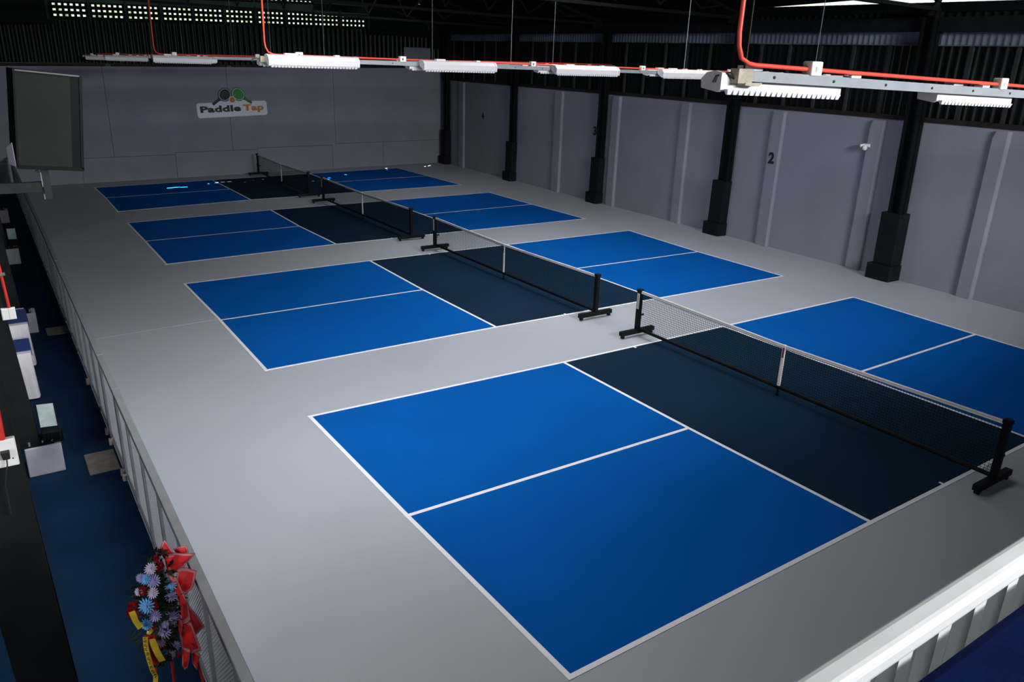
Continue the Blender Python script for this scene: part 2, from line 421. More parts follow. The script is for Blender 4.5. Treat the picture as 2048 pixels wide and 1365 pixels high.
for i in range(len(gx)-1):
    a, b = gx[i], gx[i+1]
    c = MB(); bbox(c, a, b, -0.13, -0.06, vz(a)+0.5, vz(a)+0.93, vz(b)+0.5, vz(b)+0.93); c.build('sheet', M_green, wall_back)
    c = MB(); bbox(c, a, b, -0.13, -0.02, vz(a)-0.12, vz(a)-0.055, vz(b)-0.12, vz(b)-0.055); c.build('rail', M_clad, wall_back)
for a, b in ((-9, 1.2), (1.4, 5.93), (6.13, 17.2)):
    c = MB(); bbox(c, a, b, -0.2, 0.02, btop(a)-.01, btop(a)+.09, btop(b)-.01, btop(b)+.09); c.build('girt', M_sill, wall_back)
# the rest of the gable up to the roof
def fill(x0, x1, z0, z1, gap=0.0):
    c = MB(); za = min(z1, roof_z(x0)-gap) if z1 else roof_z(x0)-gap; zb = min(z1, roof_z(x1)-gap) if z1 else roof_z(x1)-gap
    bbox(c, x0, x1, -0.16, -0.07, z0, za, None, zb); return c
fill(-9, gx[0]+.2, 5.9, None, -0.03).build('sheet', M_clad, wall_back)
fill(gx[-1], 17.3, 6.1, None, 0.0).build('sheet', M_clad, wall_back) if False else None
fill(gx[-1]-.12, 13.6, 6.1, None, -0.03).build('sheet', M_clad, wall_back)
fill(13.6, 15.0, 6.1, None, 0.05).build('sheet', M_clad, wall_back)
fill(15.0, 16.05, 6.1, None, 0.08).build('sheet', M_clad, wall_back)
fill(16.12, 17.4, 5.6, None, -0.1).build('sheet', M_clad, wall_back)
for a, b in ((gx[0], gx[3]), (gx[3], RIDGE_X), (RIDGE_X, gx[8]), (gx[8], gx[-1])):
    lo = 7.05 if a == gx[0] else (7.02 if a >= gx[8] else 7.75)
    fill(a, b, lo, None, -0.03).build('sheet', M_clad, wall_back)
c = MB(); bbox(c, gx[8], gx[-1], -0.13, -0.06, 7.0, 7.3); c.build('sheet', M_clad, wall_back)

# ------------------------------------------------------------------ left wall, near wall, roof
mb = MB(); mb.box(-9.2, -9.0, -18, 34, 0, 5.4)
struct('wall_left', mb, M_clad)
mb = MB(); mb.prism([(-9.2, -18, 0), (17.2, -18, 0), (17.2, -18, roof_z(16)), (RIDGE_X, -18, roof_z(RIDGE_X)+0.1), (-9.2, -18, 5.3)], (0, -0.2, 0))
struct('wall_near', mb, M_clad)
# roof sheets; small gaps let the sun through above the far court
def floor_spot_to_roof(x, y):
    p = Vector((x, y, 0)); d = SUN_DIR
    for _ in range(20):
        t = (roof_z(p.x+d.x*_t[0]) if False else 0)
        break
    t = 8.0
    for _ in range(30): t = roof_z(x+d.x*t)/d.z
    return x+d.x*t, y+d.y*t
spots = []
for i in range(3): spots.append((2.58+0.25*i, 28.75+0.06*(i % 2), 0.235, 0.07))
for x_, y_, a_, b_ in ((4.15, 29.3, .05, .05), (4.5, 29.45, .10, .06), (4.78, 29.55, .12, .07), (5.05, 29.55, .13, .06), (6.05, 29.55, .03, .03), (6.5, 29.75, .03, .03),
                       (9.0, 28.75, .16, .12), (9.25, 29.1, .10, .05), (10.3, 29.8, .08, .06), (13.0, 31.2, .07, .05), (12.8, 30.7, .05, .04), (15.45, 31.35, .12, .05), (15.1, 31.15, .06, .04),
                       (8.25, 28.4, .05, .05), (7.6, 29.0, .04, .03), (5.6, 29.2, .03, .03)):
    spots.append((x_, y_, a_, b_))
holes = [(*floor_spot_to_roof(x, y), a, b) for x, y, a, b in spots]
def roof_sheet(x0, x1, y0, y1):
    hs = [h for h in holes if x0 < h[0] < x1 and y0 < h[1] < y1]
    xs = sorted({x0, x1, *[v for h in hs for v in (h[0]-h[2]/2, h[0]+h[2]/2)]})
    ys = sorted({y0, y1, *[v for h in hs for v in (h[1]-h[3]/2, h[1]+h[3]/2)]})
    c = MB(); n = len(ys)
    def ex(x, y):
        if x >= 15.9: x = RW(y, -0.24 if y > 14.4 else -0.04, 0).x
        return (x, y, roof_z(x) + (0.0))
    c.v = [ex(x, y) for x in xs for y in ys]
    for i in range(len(xs)-1):
        for j in range(n-1):
            mx_, my_ = (xs[i]+xs[i+1])/2, (ys[j]+ys[j+1])/2
            if any(abs(mx_-h[0]) < h[2]/2 and abs(my_-h[1]) < h[3]/2 for h in hs): continue
            c.f.append([i*n+j, i*n+j+1, (i+1)*n+j+1, (i+1)*n+j]); c.mi.append(0)
    return c
roof = None
ysr = [-18.2, -10, -2, 6.5, 14.5, 19, 24, 34.2]
for a, b in zip(ysr[:-1], ysr[1:]):
    for x0, x1 in ((-9.5, -3.0), (-3.0, RIDGE_X), (RIDGE_X, 16.0)):
        c = roof_sheet(x0, x1, a, b)
        if roof is None: roof = struct('ceiling', c, M_roof)
        else: c.build('roof_sheet', M_roof, roof)
for x in [RIDGE_X+1.3*k for k in range(-7, 8)]:
    if -3.3 < x < 15.2:
        c = MB(); c.box(x-0.03, x+0.03, -17.9, 31.2, roof_z(x)-0.16, roof_z(x)-0.03); c.build('purlin', M_truss, roof)

# ------------------------------------------------------------------ trusses
ORD = ['first', 'second', 'third', 'fourth', 'fifth', 'sixth', 'seventh']
def truss(y, label):
    t = thing('roof_truss', label, 'truss', (6.0, y, 6.4), 'dark trusses under the roof')
    xa, xb = -3.3, RW(y, 0.2, 0).x
    c = MB(); c.bar((xa, y-0.05, 6.62), (xb, y-0.05, 6.45), 0.05, 0.08); c.bar((xa, y+0.05, 6.62), (xb, y+0.05, 6.45), 0.05, 0.08); c.build('bottom_chord', M_truss, t)
    c = MB(); c.bar((xa, y, roof_z(xa)-0.25), (RIDGE_X, y, roof_z(RIDGE_X)-0.25), 0.1, 0.08); c.bar((RIDGE_X, y, roof_z(RIDGE_X)-0.25), (xb, y, max(6.5, roof_z(xb)-0.25)), 0.1, 0.08); c.build('top_chord', M_truss, t)
    n = 12
    for i in range(n):
        x0 = xa+(xb-xa)*i/n; x1 = xa+(xb-xa)*(i+1)/n; xm = (x0+x1)/2
        c = MB(); c.bar((x0, y, 6.62), (xm, y, roof_z(xm)-0.27), 0.045); c.build('web', M_truss, t)
        c = MB(); c.bar((xm, y, roof_z(xm)-0.27), (x1, y, 6.62), 0.045); c.build('web', M_truss, t)
    c = MB(); c.prism([(xb-0.45, y-0.03, 6.3), (xb, y-0.03, 6.3), (xb, y-0.03, 6.62), (xb-0.15, y-0.03, 6.62)], (0, 0.06, 0)); c.build('gusset', M_truss, t)
for i, (y, lab) in enumerate(((6.6, 'dark steel roof truss over the pier beside number 2, nearest in view'), (12.75, 'dark steel roof truss over the second black pier'),
                              (19.3, 'dark steel roof truss over the black pier beside number 3'), (25.65, 'dark steel roof truss over the fourth black pier, farthest in view'))):
    truss(y, lab)

# ------------------------------------------------------------------ black piers along the right wall
plabs = ['black pier on a stepped base at the near end of the grey wall', 'black pier on a stepped base right of the wall number 2, largest in view',
         'black pier on a stepped base left of the wall number 2', 'black pier on a stepped base just right of the wall number 3',
         'black pier on a stepped base between wall numbers 4 and 3', 'black pier on a stepped base in the far corner left of wall number 4']
for (y0, off), lab in zip(PIERS, plabs):
    t = thing('pier', lab, 'pier', RW(y0+0.3, 0.2, 0), 'black piers along the right wall')
    c = MB(); rbox(c, y0, y0+0.66, 0.0, off, 0, 0.40); bevel(c.build('base_block', M_pier, t), 0.015)
    near = y0 > 1 and y0 < 7
    c = MB(); rbox(c, y0+0.03, y0+0.56, 0.0, off-0.08, 0.40, 1.72, None, 0.02 if near else -0.02); bevel(c.build('plinth', M_pier, t), 0.015)
    c = MB()   # steel H section on top
    yn, yf = (y0+.12, y0+.44) if near else (y0+.0, y0+.35)
    ln = .08 if near else 0.0
    om = (0.06+off-0.12)/2
    for ya_, yb_, oa, ob in ((yn, yn+.04, .06, off-.12), (yf-.04, yf, .06, off-.12), (yn, yf, om-.02, om+.02)):
        rbox(c, ya_, yb_, oa, ob, 1.72, 6.4, None, ln)
    c.build('steel_shaft', M_black, t)

# ------------------------------------------------------------------ pickleball courts
LW = 0.055
def nodes(NL, FL, FR, NR, KN=None, KM=None, KF=None, CL=None, CR=None, xr=8.92):
    V = Vector
    mid = lambda a, b, k: V(a)*(1-k)+V(b)*k
    g = {}
    k = 4.57/13.41
    g[0, 0] = V(NL); g[0, 2] = V(FL); g[3, 0] = V(NR); g[3, 2] = V(FR)
    g[0, 1] = V(CL) if CL else mid(NL, FL, .5); g[3, 1] = V(CR) if CR else mid(NR, FR, .5)
    g[1, 0] = V(KN) if KN else mid(NL, NR, k); g[1, 2] = V(KF) if KF else mid(FL, FR, k)
    g[1, 1] = V(KM) if KM else mid(g[1, 0], g[1, 2], .5)
    for j in range(3):
        a, b = g[1, j], g[3, j]; g[2, j] = mid(a, b, (xr-a.x)/(b.x-a.x))
    return {q: Vector((p.x, p.y, 0)) for q, p in g.items()}
def flat(mb, pts, z0, z1):
    n = len(pts); return mb.prism([(p.x, p.y, z0) for p in pts], (0, 0, z1-z0))
def court(g, label):
    c0 = (g[0, 0]+g[3, 2])/2
    t = thing('pickleball_court', label, 'court', (c0.x, c0.y, 0), 'blue pickleball courts')
    def area_(name, m, i, j, i2=None, j2=None):
        i2 = i+1 if i2 is None else i2; j2 = j+1 if j2 is None else j2
        pts = [g[i, j], g[i2, j]] + ([g[i2, 1]] if j2-j == 2 else []) + [g[i2, j2], g[i, j2]] + ([g[i, 1]] if j2-j == 2 else [])
        c = MB(); flat(c, pts, -0.002, 0.003); c.build(name, m, t)
    for j in (0, 1):
        area_('service_court', M_blue, 0, j); area_('service_court', M_blue, 2, j)
    area_('kitchen', M_kitchen, 1, 0, 2, 2)
    def line(pts, inset, nm):
        # inset: direction in which the painted strip lies from its outer edge
        c = MB(); ins = Vector(inset)
        for p, q in zip(pts[:-1], pts[1:]):
            d = (q-p).normalized(); nrm = Vector((-d.y, d.x, 0))
            if nrm.dot(ins) < 0: nrm = -nrm
            a = [p, q, q+nrm*LW, p+nrm*LW] if ins.length < 1.5 else [p-nrm*LW/2, q-nrm*LW/2, q+nrm*LW/2, p+nrm*LW/2]
            flat(c, a, -0.001, {'sideline': .0052, 'baseline': .0060, 'kitchen_line': .0044, 'centre_line': .0038}[nm])
        c.build(nm, M_line, t)
    line([g[i, 0] for i in range(4)], (0, 1, 0), 'sideline'); line([g[i, 2] for i in range(4)], (0, -1, 0), 'sideline')
    line([g[0, j] for j in range(3)], (1, 0, 0), 'baseline'); line([g[3, j] for j in range(3)], (-1, 0, 0), 'baseline')
    line([g[1, j] for j in range(3)], (2, 0, 0), 'kitchen_line'); line([g[2, j] for j in range(3)], (2, 0, 0), 'kitchen_line')
    line([g[0, 1], g[1, 1]], (0, 2, 0), 'centre_line'); line([g[2, 1], g[3, 1]], (0, 2, 0), 'centre_line')
    for j, s in ((0, 1), (2, -1)):   # short ticks beside the net
        p = g[1, j]*0.52+g[2, j]*0.48
        c = MB(); flat(c, [p+Vector((-.35, s*LW, 0)), p+Vector((-.31, s*LW, 0)), p+Vector((-.31, s*(LW+.05), 0)), p+Vector((-.35, s*(LW+.05), 0))], -0.001, 0.006); c.build('net_tick', M_line, t)
C1 = nodes((.04, .0), (-.05, 6.14), (13.25, 5.985), (12.85, .05), (4.591, .03), (4.57, 2.963), (4.591, 6.03), (-.02, 3.007), (13.03, 3.026), 8.72)
C2 = nodes((-.047, 8.167), (-.04, 14.306), (13.686, 14.348), (13.371, 8.033), (4.594, 8.19), (4.56, 11.298), (4.62, 14.41), (-.02, 11.24), (13.44, 11.09))
C3 = nodes((-.026, 16.30), (-.01, 22.206), (13.676, 22.813), (13.658, 16.525), (4.577, 16.57), (4.51, 19.464), (4.58, 22.56), (-.01, 19.268), (13.64, 19.72))
C4 = nodes((.023, 24.248), (.02, 29.9), (13.594, 31.134), (13.654, 25.045), (4.57, 24.81), None, (4.545, 30.33), (.05, 27.25), None)
for g, lab in ((C1, 'nearest bright blue pickleball court, largest in view'), (C2, 'second blue pickleball court from the front, beside wall number 2'),
               (C3, 'third blue pickleball court from the front, beside wall number 3'), (C4, 'farthest blue pickleball court, in front of the sign wall')):
    court(g, lab)

# ------------------------------------------------------------------ nets
def make_net(X, ya, yb, label, sticker=True):
    yc = (ya+yb)/2
    t = thing('pickleball_net', label, 'net', (X, yc, 0), 'portable pickleball nets')
    def sag(y): k = (y-ya)/(yb-ya); return 0.925 - 0.055*(1-abs(2*k-1))
    for s, y in ((1, ya), (-1, yb)):
        c = MB(); c.box(X-.04, X+.04, y-.045, y+.045, .12, .90)
        o = c.build('post', M_black, t); bevel(o, .008)
        c = MB(); c.box(X-.05, X+.05, y-.055, y+.055, .895, .955); bevel(c.build('post_cap', M_black, t), .012)
        c = MB(); c.box(X-.43, X+.43, y-.05, y+.05, .055, .145); bevel(c.build('foot', M_black, t), .014)
        for xx in (X-.37, X+.37):
            c = MB(); c.cyl((xx, y-.03, .03), .03, .06, 10, 1); c.box(xx-.02, xx+.02, y-.02, y+.02, .03, .06); c.build('caster', M_black, t)
        c = MB(); c.cyl((X+.04, y-s*.0, .42), .022, .09, 8, 0); c.cyl((X+.04, y, .36), .008, .05, 6, 0); c.build('crank', M_blackmat, t)
    if sticker:
        c = MB(); c.box(X-.043, X-.0405, yb-.035, yb+.03, .56, .87); st = c.build('sticker', mat('sticker white', (.62, .62, .62), .6), t)
        g = MB()
        for k in range(9):
            z = .585+.03*k
            g.box(X-.0445, X-.043, yb-.018, yb+.014, z, z+.006); g.box(X-.0445, X-.043, yb-.018, yb-.012, z, z+.02)
            if k % 2: g.box(X-.0445, X-.043, yb+.008, yb+.014, z, z+.02)
        g.build('print', M_ink, st)
    bb = MB(); bb.tube([(X, ya+.04, .15), (X, yb-.04, .15)], .032, 8); bb.build('bottom_bar', M_black, t)
    # net cords
    c = MB(); r = .0029; n = int((yb-ya-.1)/.042)
    for i in range(n+1):
        y = ya+.05+(yb-ya-.1)*i/n; c.wire((X, y, .165), (X, y, sag(y)-.04), r)
    m = 17
    for j in range(m+1):
        k = j/m
        for a, b in ((ya+.05, yc), (yc, yb-.05)):
            za = .165+(sag(a)-.04-.165)*k; zb = .165+(sag(b)-.04-.165)*k; c.wire((X, a, za), (X, b, zb), r)
    o = c.build('net_mesh', M_netm, t)
    for z0, z1, m_, nm in ((-.05, .0, M_tape, 'top_tape'), (-.062, -.051, M_ink, 'tape_hem')):
        c = MB(); k = 12
        for i in range(k):
            a = ya+.045+(yb-ya-.09)*i/k; b = ya+.045+(yb-ya-.09)*(i+1)/k; wd = .011 if nm == 'top_tape' else .006
            c.hexa([(X-wd, a, sag(a)+z0), (X+wd, a, sag(a)+z0), (X+wd, b, sag(b)+z0), (X-wd, b, sag(b)+z0), (X-wd, a, sag(a)+z1), (X+wd, a, sag(a)+z1), (X+wd, b, sag(b)+z1), (X-wd, b, sag(b)+z1)])
        c.build(nm, m_, t)
    c = MB()
    for i in range(12):
        a = ya+.045+(yb-ya-.09)*i/12; b = ya+.045+(yb-ya-.09)*(i+1)/12
        c.bar((X-.0115, a, sag(a)-.02), (X-.0115, b, sag(b)-.02), .0016, .006)
    c.build('stitching', M_stitch, t)
    c = MB(); c.box(X-.016, X+.016, yc-.026, yc+.026, .17, sag(yc)+.006); sp = c.build('centre_strap', M_tape, t); bevel(sp, .004)
    c = MB(); c.box(X-.0185, X-.016, yc-.020, yc+.014, .66, .83); c.build('tag', M_redlab, sp)
    c = MB(); c.tube([(X, yc, .14), (X, yc, .035)], .015, 8); c.tube([(X, yc, .0), (X, yc, .035)], .028, 10); c.build('centre_leg', M_black, t)
NX = 6.74
make_net(NX, -.27, 6.44, 'black portable net with white tape across the nearest court')
make_net(NX, 7.72, 14.72, 'black portable net with white tape across the second court from the front')
make_net(NX, 16.17, 23.22, 'black portable net with white tape across the third court from the front')
make_net(NX-.05, 24.55, 30.95, 'black portable net with white tape across the farthest court')

# ------------------------------------------------------------------ low mesh fence between walkway and courts
FX = -2.54
def fence(name, label, cat, y0, y1, posts, hinge=()):
    t = thing(name, label, cat, (FX, (y0+y1)/2, 0))
    c = MB(); c.box(FX-.035, FX+.04, y0, y1, 1.14, 1.20); bevel(c.build('top_rail', M_fence, t), .006)
    c = MB(); c.box(FX-.02, FX+.02, y0, y1, .05, .09); c.build('bottom_rail', M_fence, t)
    for y in posts:
        c = MB(); c.box(FX-.025, FX+.025, y-.03, y+.03, 0.0, 1.14); c.build('post', M_fenced, t)
    c = MB(); H = 1.07; st = .038; k = int((y1-y0+H)/st)
    for i in range(k+1):
        for sgn in (1, -1):
            b0 = y0-H+i*st if sgn > 0 else y0+i*st      # y at the bottom
            a, za = b0, .08; b, zb = b0+sgn*H, 1.15
            if sgn > 0:
                if a < y0: za += (y0-a); a = y0
                if b > y1: zb -= (b-y1); b = y1
            else:
                if b < y0: zb -= (y0-b); b = y0
                if a > y1: za += (a-y1); a = y1
            if zb-za > .02: c.wire((FX, a, za), (FX, b, zb), .0032)
    c.build('wire_mesh', M_wire, t)
    for y in hinge:
        c = MB(); c.cyl((FX-.05, y, 0.0), .02, .10, 8); c.box(FX-.05, FX, y-.02, y+.02, .07, .10); c.build('hinge', M_pinkfoot, t)
    return t
fence('mesh_fence', 'grey mesh fence section running from the first doormat past the flower stand', 'fence', -3.2, 5.55, [-3.1+.868*i for i in range(10)]+[5.5], (5.5,))
fence('mesh_fence', 'grey mesh fence section between the two doormats', 'fence', 6.86, 11.62, [6.89+.93*i for i in range(6)], (8.98, 6.95))
fence('mesh_fence', 'grey mesh fence section running from the far doormat to the sign wall', 'fence', 12.62, 30.6, [12.65+1.0*i for i in range(18)])
fence('fence_gate', 'grey mesh fence gate beside the larger doormat, nearer the flowers', 'gate', 5.57, 6.84, [5.6, 6.81], (6.6, 5.65))
fence('fence_gate', 'grey mesh fence gate beside the far doormat', 'gate', 11.64, 12.60, [11.67, 12.57])
c = MB(); c.box(FX-.045, FX+.05, .52, .60, 1.135, 1.21); c.build('rail_sleeve', M_fence, bpy.data.objects['mesh_fence']) if False else None
def doormat(y0, y1, label):
    c = MB(); c.box(-2.93, -2.585, y0, y1, -0.004, 0.012)
    o = centre(c.build('doormat', M_mat)); bevel(o, .006); tag(o, label, 'doormat', 'doormats by the fence gates')
doormat(5.85, 6.45, 'grey brown doormat by the white block under the near column')
doormat(11.8, 12.27, 'grey brown doormat on the far dark part of the walkway')

# ------------------------------------------------------------------ columns on the walkway side
def left_column(y, xr, lean, label, vis=True):
    t = thing('walkway_column', label, 'column', (xr-.13, y, 0), 'black columns along the walkway')
    c = MB()
    def b(x0, x1, y0, y1, z0, z1):
        k0, k1 = lean*z0, lean*z1
        c.hexa([(x0+k0, y0, z0), (x1+k0, y0, z0), (x1+k0, y1, z0), (x0+k0, y1, z0), (x0+k1, y0, z1), (x1+k1, y0, z1), (x1+k1, y1, z1), (x0+k1, y1, z1)])
    b(xr-.26, xr, y, y+.02, .4, 6.3); b(xr-.26, xr, y+.24, y+.26, .4, 6.3); b(xr-.14, xr-.12, y+.02, y+.24, .4, 6.3)
    c.build('steel_shaft', M_blackmat, t)
    c = MB(); c.box(xr-.20, xr+.19, y-.04, y+.32, -0.004, .38); bevel(c.build('plinth', M_plinth, t), .012)
    c = MB(); c.box(xr-.22, xr+.12, y-.02, y+.30, .38, .40); pl = c.build('base_plate', M_blackmat, t)
    for dx in (-.14, .0, .1):
        bt = MB(); bt.cyl((xr+dx, y-.005, .40), .012, .05, 6); bt.build('bolt', M_galv, pl)
    return t
LC = [(0.1, -3.385, -.03), (6.2, -3.35, -.055), (12.15, -3.23, -.05), (18.0, -3.20, -.05), (23.7, -3.19, -.05)]
for (y, xr, ln), lab in zip(LC, ('black steel column nearest the camera at the left edge', 'black steel column on a pale plinth beside the larger doormat',
                                 'black steel column on a pale plinth beside the far doormat', 'black steel column on a pale plinth, second from the sign wall',
                                 'black steel column on a pale plinth, closest to the sign wall')):
    left_column(y, xr, ln, lab)

# floodlights standing at the foot of two columns
def floodlight(x, y, z, label):
    t = thing('floodlight', label, 'floodlight', (x, y, z-.4), 'floodlights at the column feet')
    c = MB(); c.hexa([(x-.095, y-.20, z), (x+.105, y-.22, z), (x+.105, y+.02, z), (x-.095, y+.04, z), (x-.095, y-.20, z+.11), (x+.105, y-.22, z+.11), (x+.105, y-.02, z+.15), (x-.095, y, z+.15)])
    bevel(c.build('lamp_body', M_black, t), .012)
    def slab(x0, x1, k0, k1, d0, d1):      # leaning glass slab behind the body
        A = [(x0, k0), (x1, k0), (x1, k1), (x0, k1)]
        def q(a, k, d): return Vector((x+a, y-.10-.02*a/.1+k*.22-d*.85, z+.135+k*.215+d*.5))
        c = MB(); c.hexa([q(x0, k0, d0), q(x1, k0, d0), q(x1, k0, d1), q(x0, k0, d1), q(x0, k1, d0), q(x1, k1, d0), q(x1, k1, d1), q(x0, k1, d1)]); return c
    slab(-.105, .10, -.04, 1.04, -.03, -.005).build('lens_frame', M_black, t)
    slab(-.09, .085, 0, 1, -.005, .006).build('lens', M_glass, t)
    c = MB()
    for i in range(5): c.box(x-.075+.036*i, x-.065+.036*i, y-.23, y-.19, z+.02, z+.09)
    c.build('cooling_fin', M_black, t)['kind'] = 'stuff'
    c = MB(); c.tube([(x-.115, y-.08, z-.08), (x-.115, y-.10, z+.06), (x+.12, y-.10, z+.06), (x+.12, y-.08, z-.08)], .012, 6); c.box(x-.13, x+.13, y-.12, y-.04, z-.08, z-.06); c.build('bracket', M_black, t)
floodlight(-3.25, 6.28, .48, 'black floodlight with pale glass on the plinth by the larger doormat')
floodlight(-3.09, 18.08, .48, 'black floodlight with pale glass on a far plinth at the left edge')

# outlet, switch and conduits on the two nearest columns
def cplate(name, x0, x1, z0, z1, y, m, t, d=.03):
    c = MB(); c.box(x0, x1, y-d, y, z0, z1); o = c.build(name, m, t); bevel(o, .005); return o
t = thing('outlet_box', 'white outlet box with a black plug on the nearest column', 'outlet', (-3.53, .1, 3.05))
cplate('box', -3.575, -3.483, 3.062, 3.205, .1, M_white, t, .035)
cplate('face_plate', -3.572, -3.486, 3.067, 3.20, .065, M_white, t, .006)
c = MB(); c.hexa([(-3.545, .03, 3.115), (-3.515, .03, 3.115), (-3.515, .06, 3.115), (-3.545, .06, 3.115), (-3.55, .025, 3.155), (-3.512, .025, 3.155), (-3.512, .06, 3.155), (-3.55, .06, 3.155)])
pg = c.build('plug', M_ink, t); bevel(pg, .004)
c = MB(); c.tube([(-3.53, .035, 3.115), (-3.532, .03, 3.09), (-3.54, .03, 3.06), (-3.556, .04, 2.98), (-3.56, .07, 2.8)], .0035, 6); c.build('cord', M_ink, t)
c = MB(); c.cyl((-3.505, .0588, 3.105), .004, .001, 8, 1); c.build('screw', M_ink, t)
c = MB(); c.tube([(-3.532-.005*k*0, .075, 3.205), (-3.525, .075, 3.6), (-3.52, .075, 4.2), (-3.55, .075, 5.9)], .0135, 8)
o = centre(c.build('red_conduit', M_redd)); tag(o, 'red conduit running up from the white outlet box on the nearest column', 'conduit')
t = thing('switch_box', 'white double switch box on the column with the red conduit above it', 'switch', (-3.43, 6.2, 2.0))
cplate('box', -3.50, -3.36, 2.03, 2.165, 6.2, M_white, t, .05)
cplate('switch', -3.495, -3.435, 2.036, 2.16, 6.15, M_white, t, .008); cplate('switch', -3.427, -3.365, 2.036, 2.16, 6.15, M_white, t, .008)
c = MB(); c.tube([(-3.415, 6.17, 2.165), (-3.43, 6.17, 2.6), (-3.455, 6.17, 3.1), (-3.52, 6.17, 4.5), (-3.60, 6.17, 6.0)], .016, 8)
o = centre(c.build('red_conduit', M_redd)); tag(o, 'red conduit above the white double switch box at the left edge', 'conduit')
c = MB()
for z in (2.55,): c.box(-3.46, -3.39, 6.15, 6.19, z, z+.03)
o = centre(c.build('pipe_clip', M_chrome)); tag(o, 'small bright clip holding the red conduit above the switch box', 'clip')

# two small draped tables behind the second column
def draped(x, y0, y1, label):
    t = thing('draped_table', label, 'table', (x-.35, (y0+y1)/2, 0), 'draped tables beside the columns')
    z = .74; x0 = x-.75
    c = MB(); n = 14; top = []; bot = []
    per = [(x0, y0), (x, y0), (x, y1), (x0, y1)]
    pts = []
    for a, b in zip(per, per[1:]+per[:1]):
        for k in range(n): pts.append((a[0]+(b[0]-a[0])*k/n, a[1]+(b[1]-a[1])*k/n))
    cx, cy = (x+x0)/2, (y0+y1)/2
    for i, (px, py) in enumerate(pts):
        top.append((px, py, z)); f_ = 1.05+.025*math.sin(i*2.1); bot.append((cx+(px-cx)*f_, cy+(py-cy)*f_, .02))
    m = len(pts); c.add(top+bot, [tuple(range(m))]+[(i, m+i, m+(i+1) % m, (i+1) % m) for i in range(m)])
    c.build('tablecloth', M_tablew, t)
    c = MB(); c.box(x0+.05, x+.012, y0+.1, y1-.1, z+.004, z+.012); c.box(x+.012, x+.02, y0+.1, y1-.1, z-.08, z+.012); c.build('runner', M_tableb, t)
    for sx_ in (x0+.06, x-.06):
        for sy in (y0+.06, y1-.06):
            c = MB(); c.box(sx_-.02, sx_+.02, sy-.02, sy+.02, 0, z-.01); c.build('leg', M_blackmat, t)
draped(-3.27, 8.75, 9.55, 'white draped table with blue runner, nearer the larger doormat')
draped(-3.22, 10.25, 11.25, 'white draped table with blue runner, farther along the walkway')

# ------------------------------------------------------------------ screen on a pole bracket, top left
P = [Vector((-3.085, 6.2, 3.735)), Vector((-2.435, 6.22, 3.675)), Vector((-2.325, 6.22, 4.685)), Vector((-2.965, 6.2, 4.755))]
t = thing('hanging_screen', 'upright grey screen in a black frame on a bracket, top left', 'screen', (-2.75, 6.2, 3.3))
ux = (P[1]-P[0]).normalized(); uy = (P[3]-P[0]).normalized(); un = uy.cross(ux)   # un points to the far side
dep = Vector((-.05, .10, .015))
c = MB(); c.prism([P[0], P[1], P[2], P[3]], dep); c.build('cabinet', M_black, t)
W_ = (P[1]-P[0]).length; H_ = (P[3]-P[0]).length
nf = ux.cross(uy).normalized()
if nf.y > 0: nf = -nf
def pt(a, b, d=0): return P[0]+ux*(a*W_)+uy*(b*H_)+nf*d
def quadbox(a0, a1, b0, b1, d0, d1):
    c = MB(); c.prism([pt(a0, b0, d0), pt(a1, b0, d0), pt(a1, b1, d0), pt(a0, b1, d0)], nf*(d1-d0)); return c
quadbox(.03, .82, .02, .975, 0, .006).build('screen_face', M_scr, t)
quadbox(.82, .955, .02, .975, 0, .007).build('reflection_strip', M_scrd, t)  # dark part of the face's reflection, painted as a strip
quadbox(0, .03, 0, 1, 0, .02).build('bezel', M_black, t); quadbox(.955, 1, 0, 1, 0, .02).build('bezel', M_black, t)
quadbox(0, 1, -.02, .02, 0, .02).build('bezel', M_black, t)
quadbox(.0, .97, .985, 1.0, 0, .02).build('top_trim', mat('grey trim', (.10, .105, .10), .4), t)
c = MB(); c.prism([P[0]+Vector((-.004, 0, 0)), P[0]+Vector((-.004, 0, .26)), P[0]+dep+Vector((-.01, .02, .18)), P[0]+dep+Vector((-.01, .02, 0))], (-.004, 0, 0)); c.build('side_sheen', M_plinth, t)  # pale wedge painted for light reflected on the cabinet side
c = MB(); c.box(-2.865, -2.79, 6.22, 6.30, 3.36, 3.74); c.build('pole', M_stud, t)
c = MB(); c.box(-2.875, -2.867, 6.215, 6.225, 3.50, 3.66); c.box(-2.875, -2.867, 6.215, 6.225, 3.36, 3.42); c.build('pole_edge', M_chrome, t)
c = MB(); c.box(-3.75, -2.79, 6.24, 6.32, 3.44, 3.55); c.build('arm', M_stud, t)
c = MB(); c.box(-2.97, -2.93, 6.2, 6.24, 3.70, 3.745); c.cyl((-2.9, 6.2, 3.67), .02, .05, 8, 1); c.build('clamp', M_stud, t)

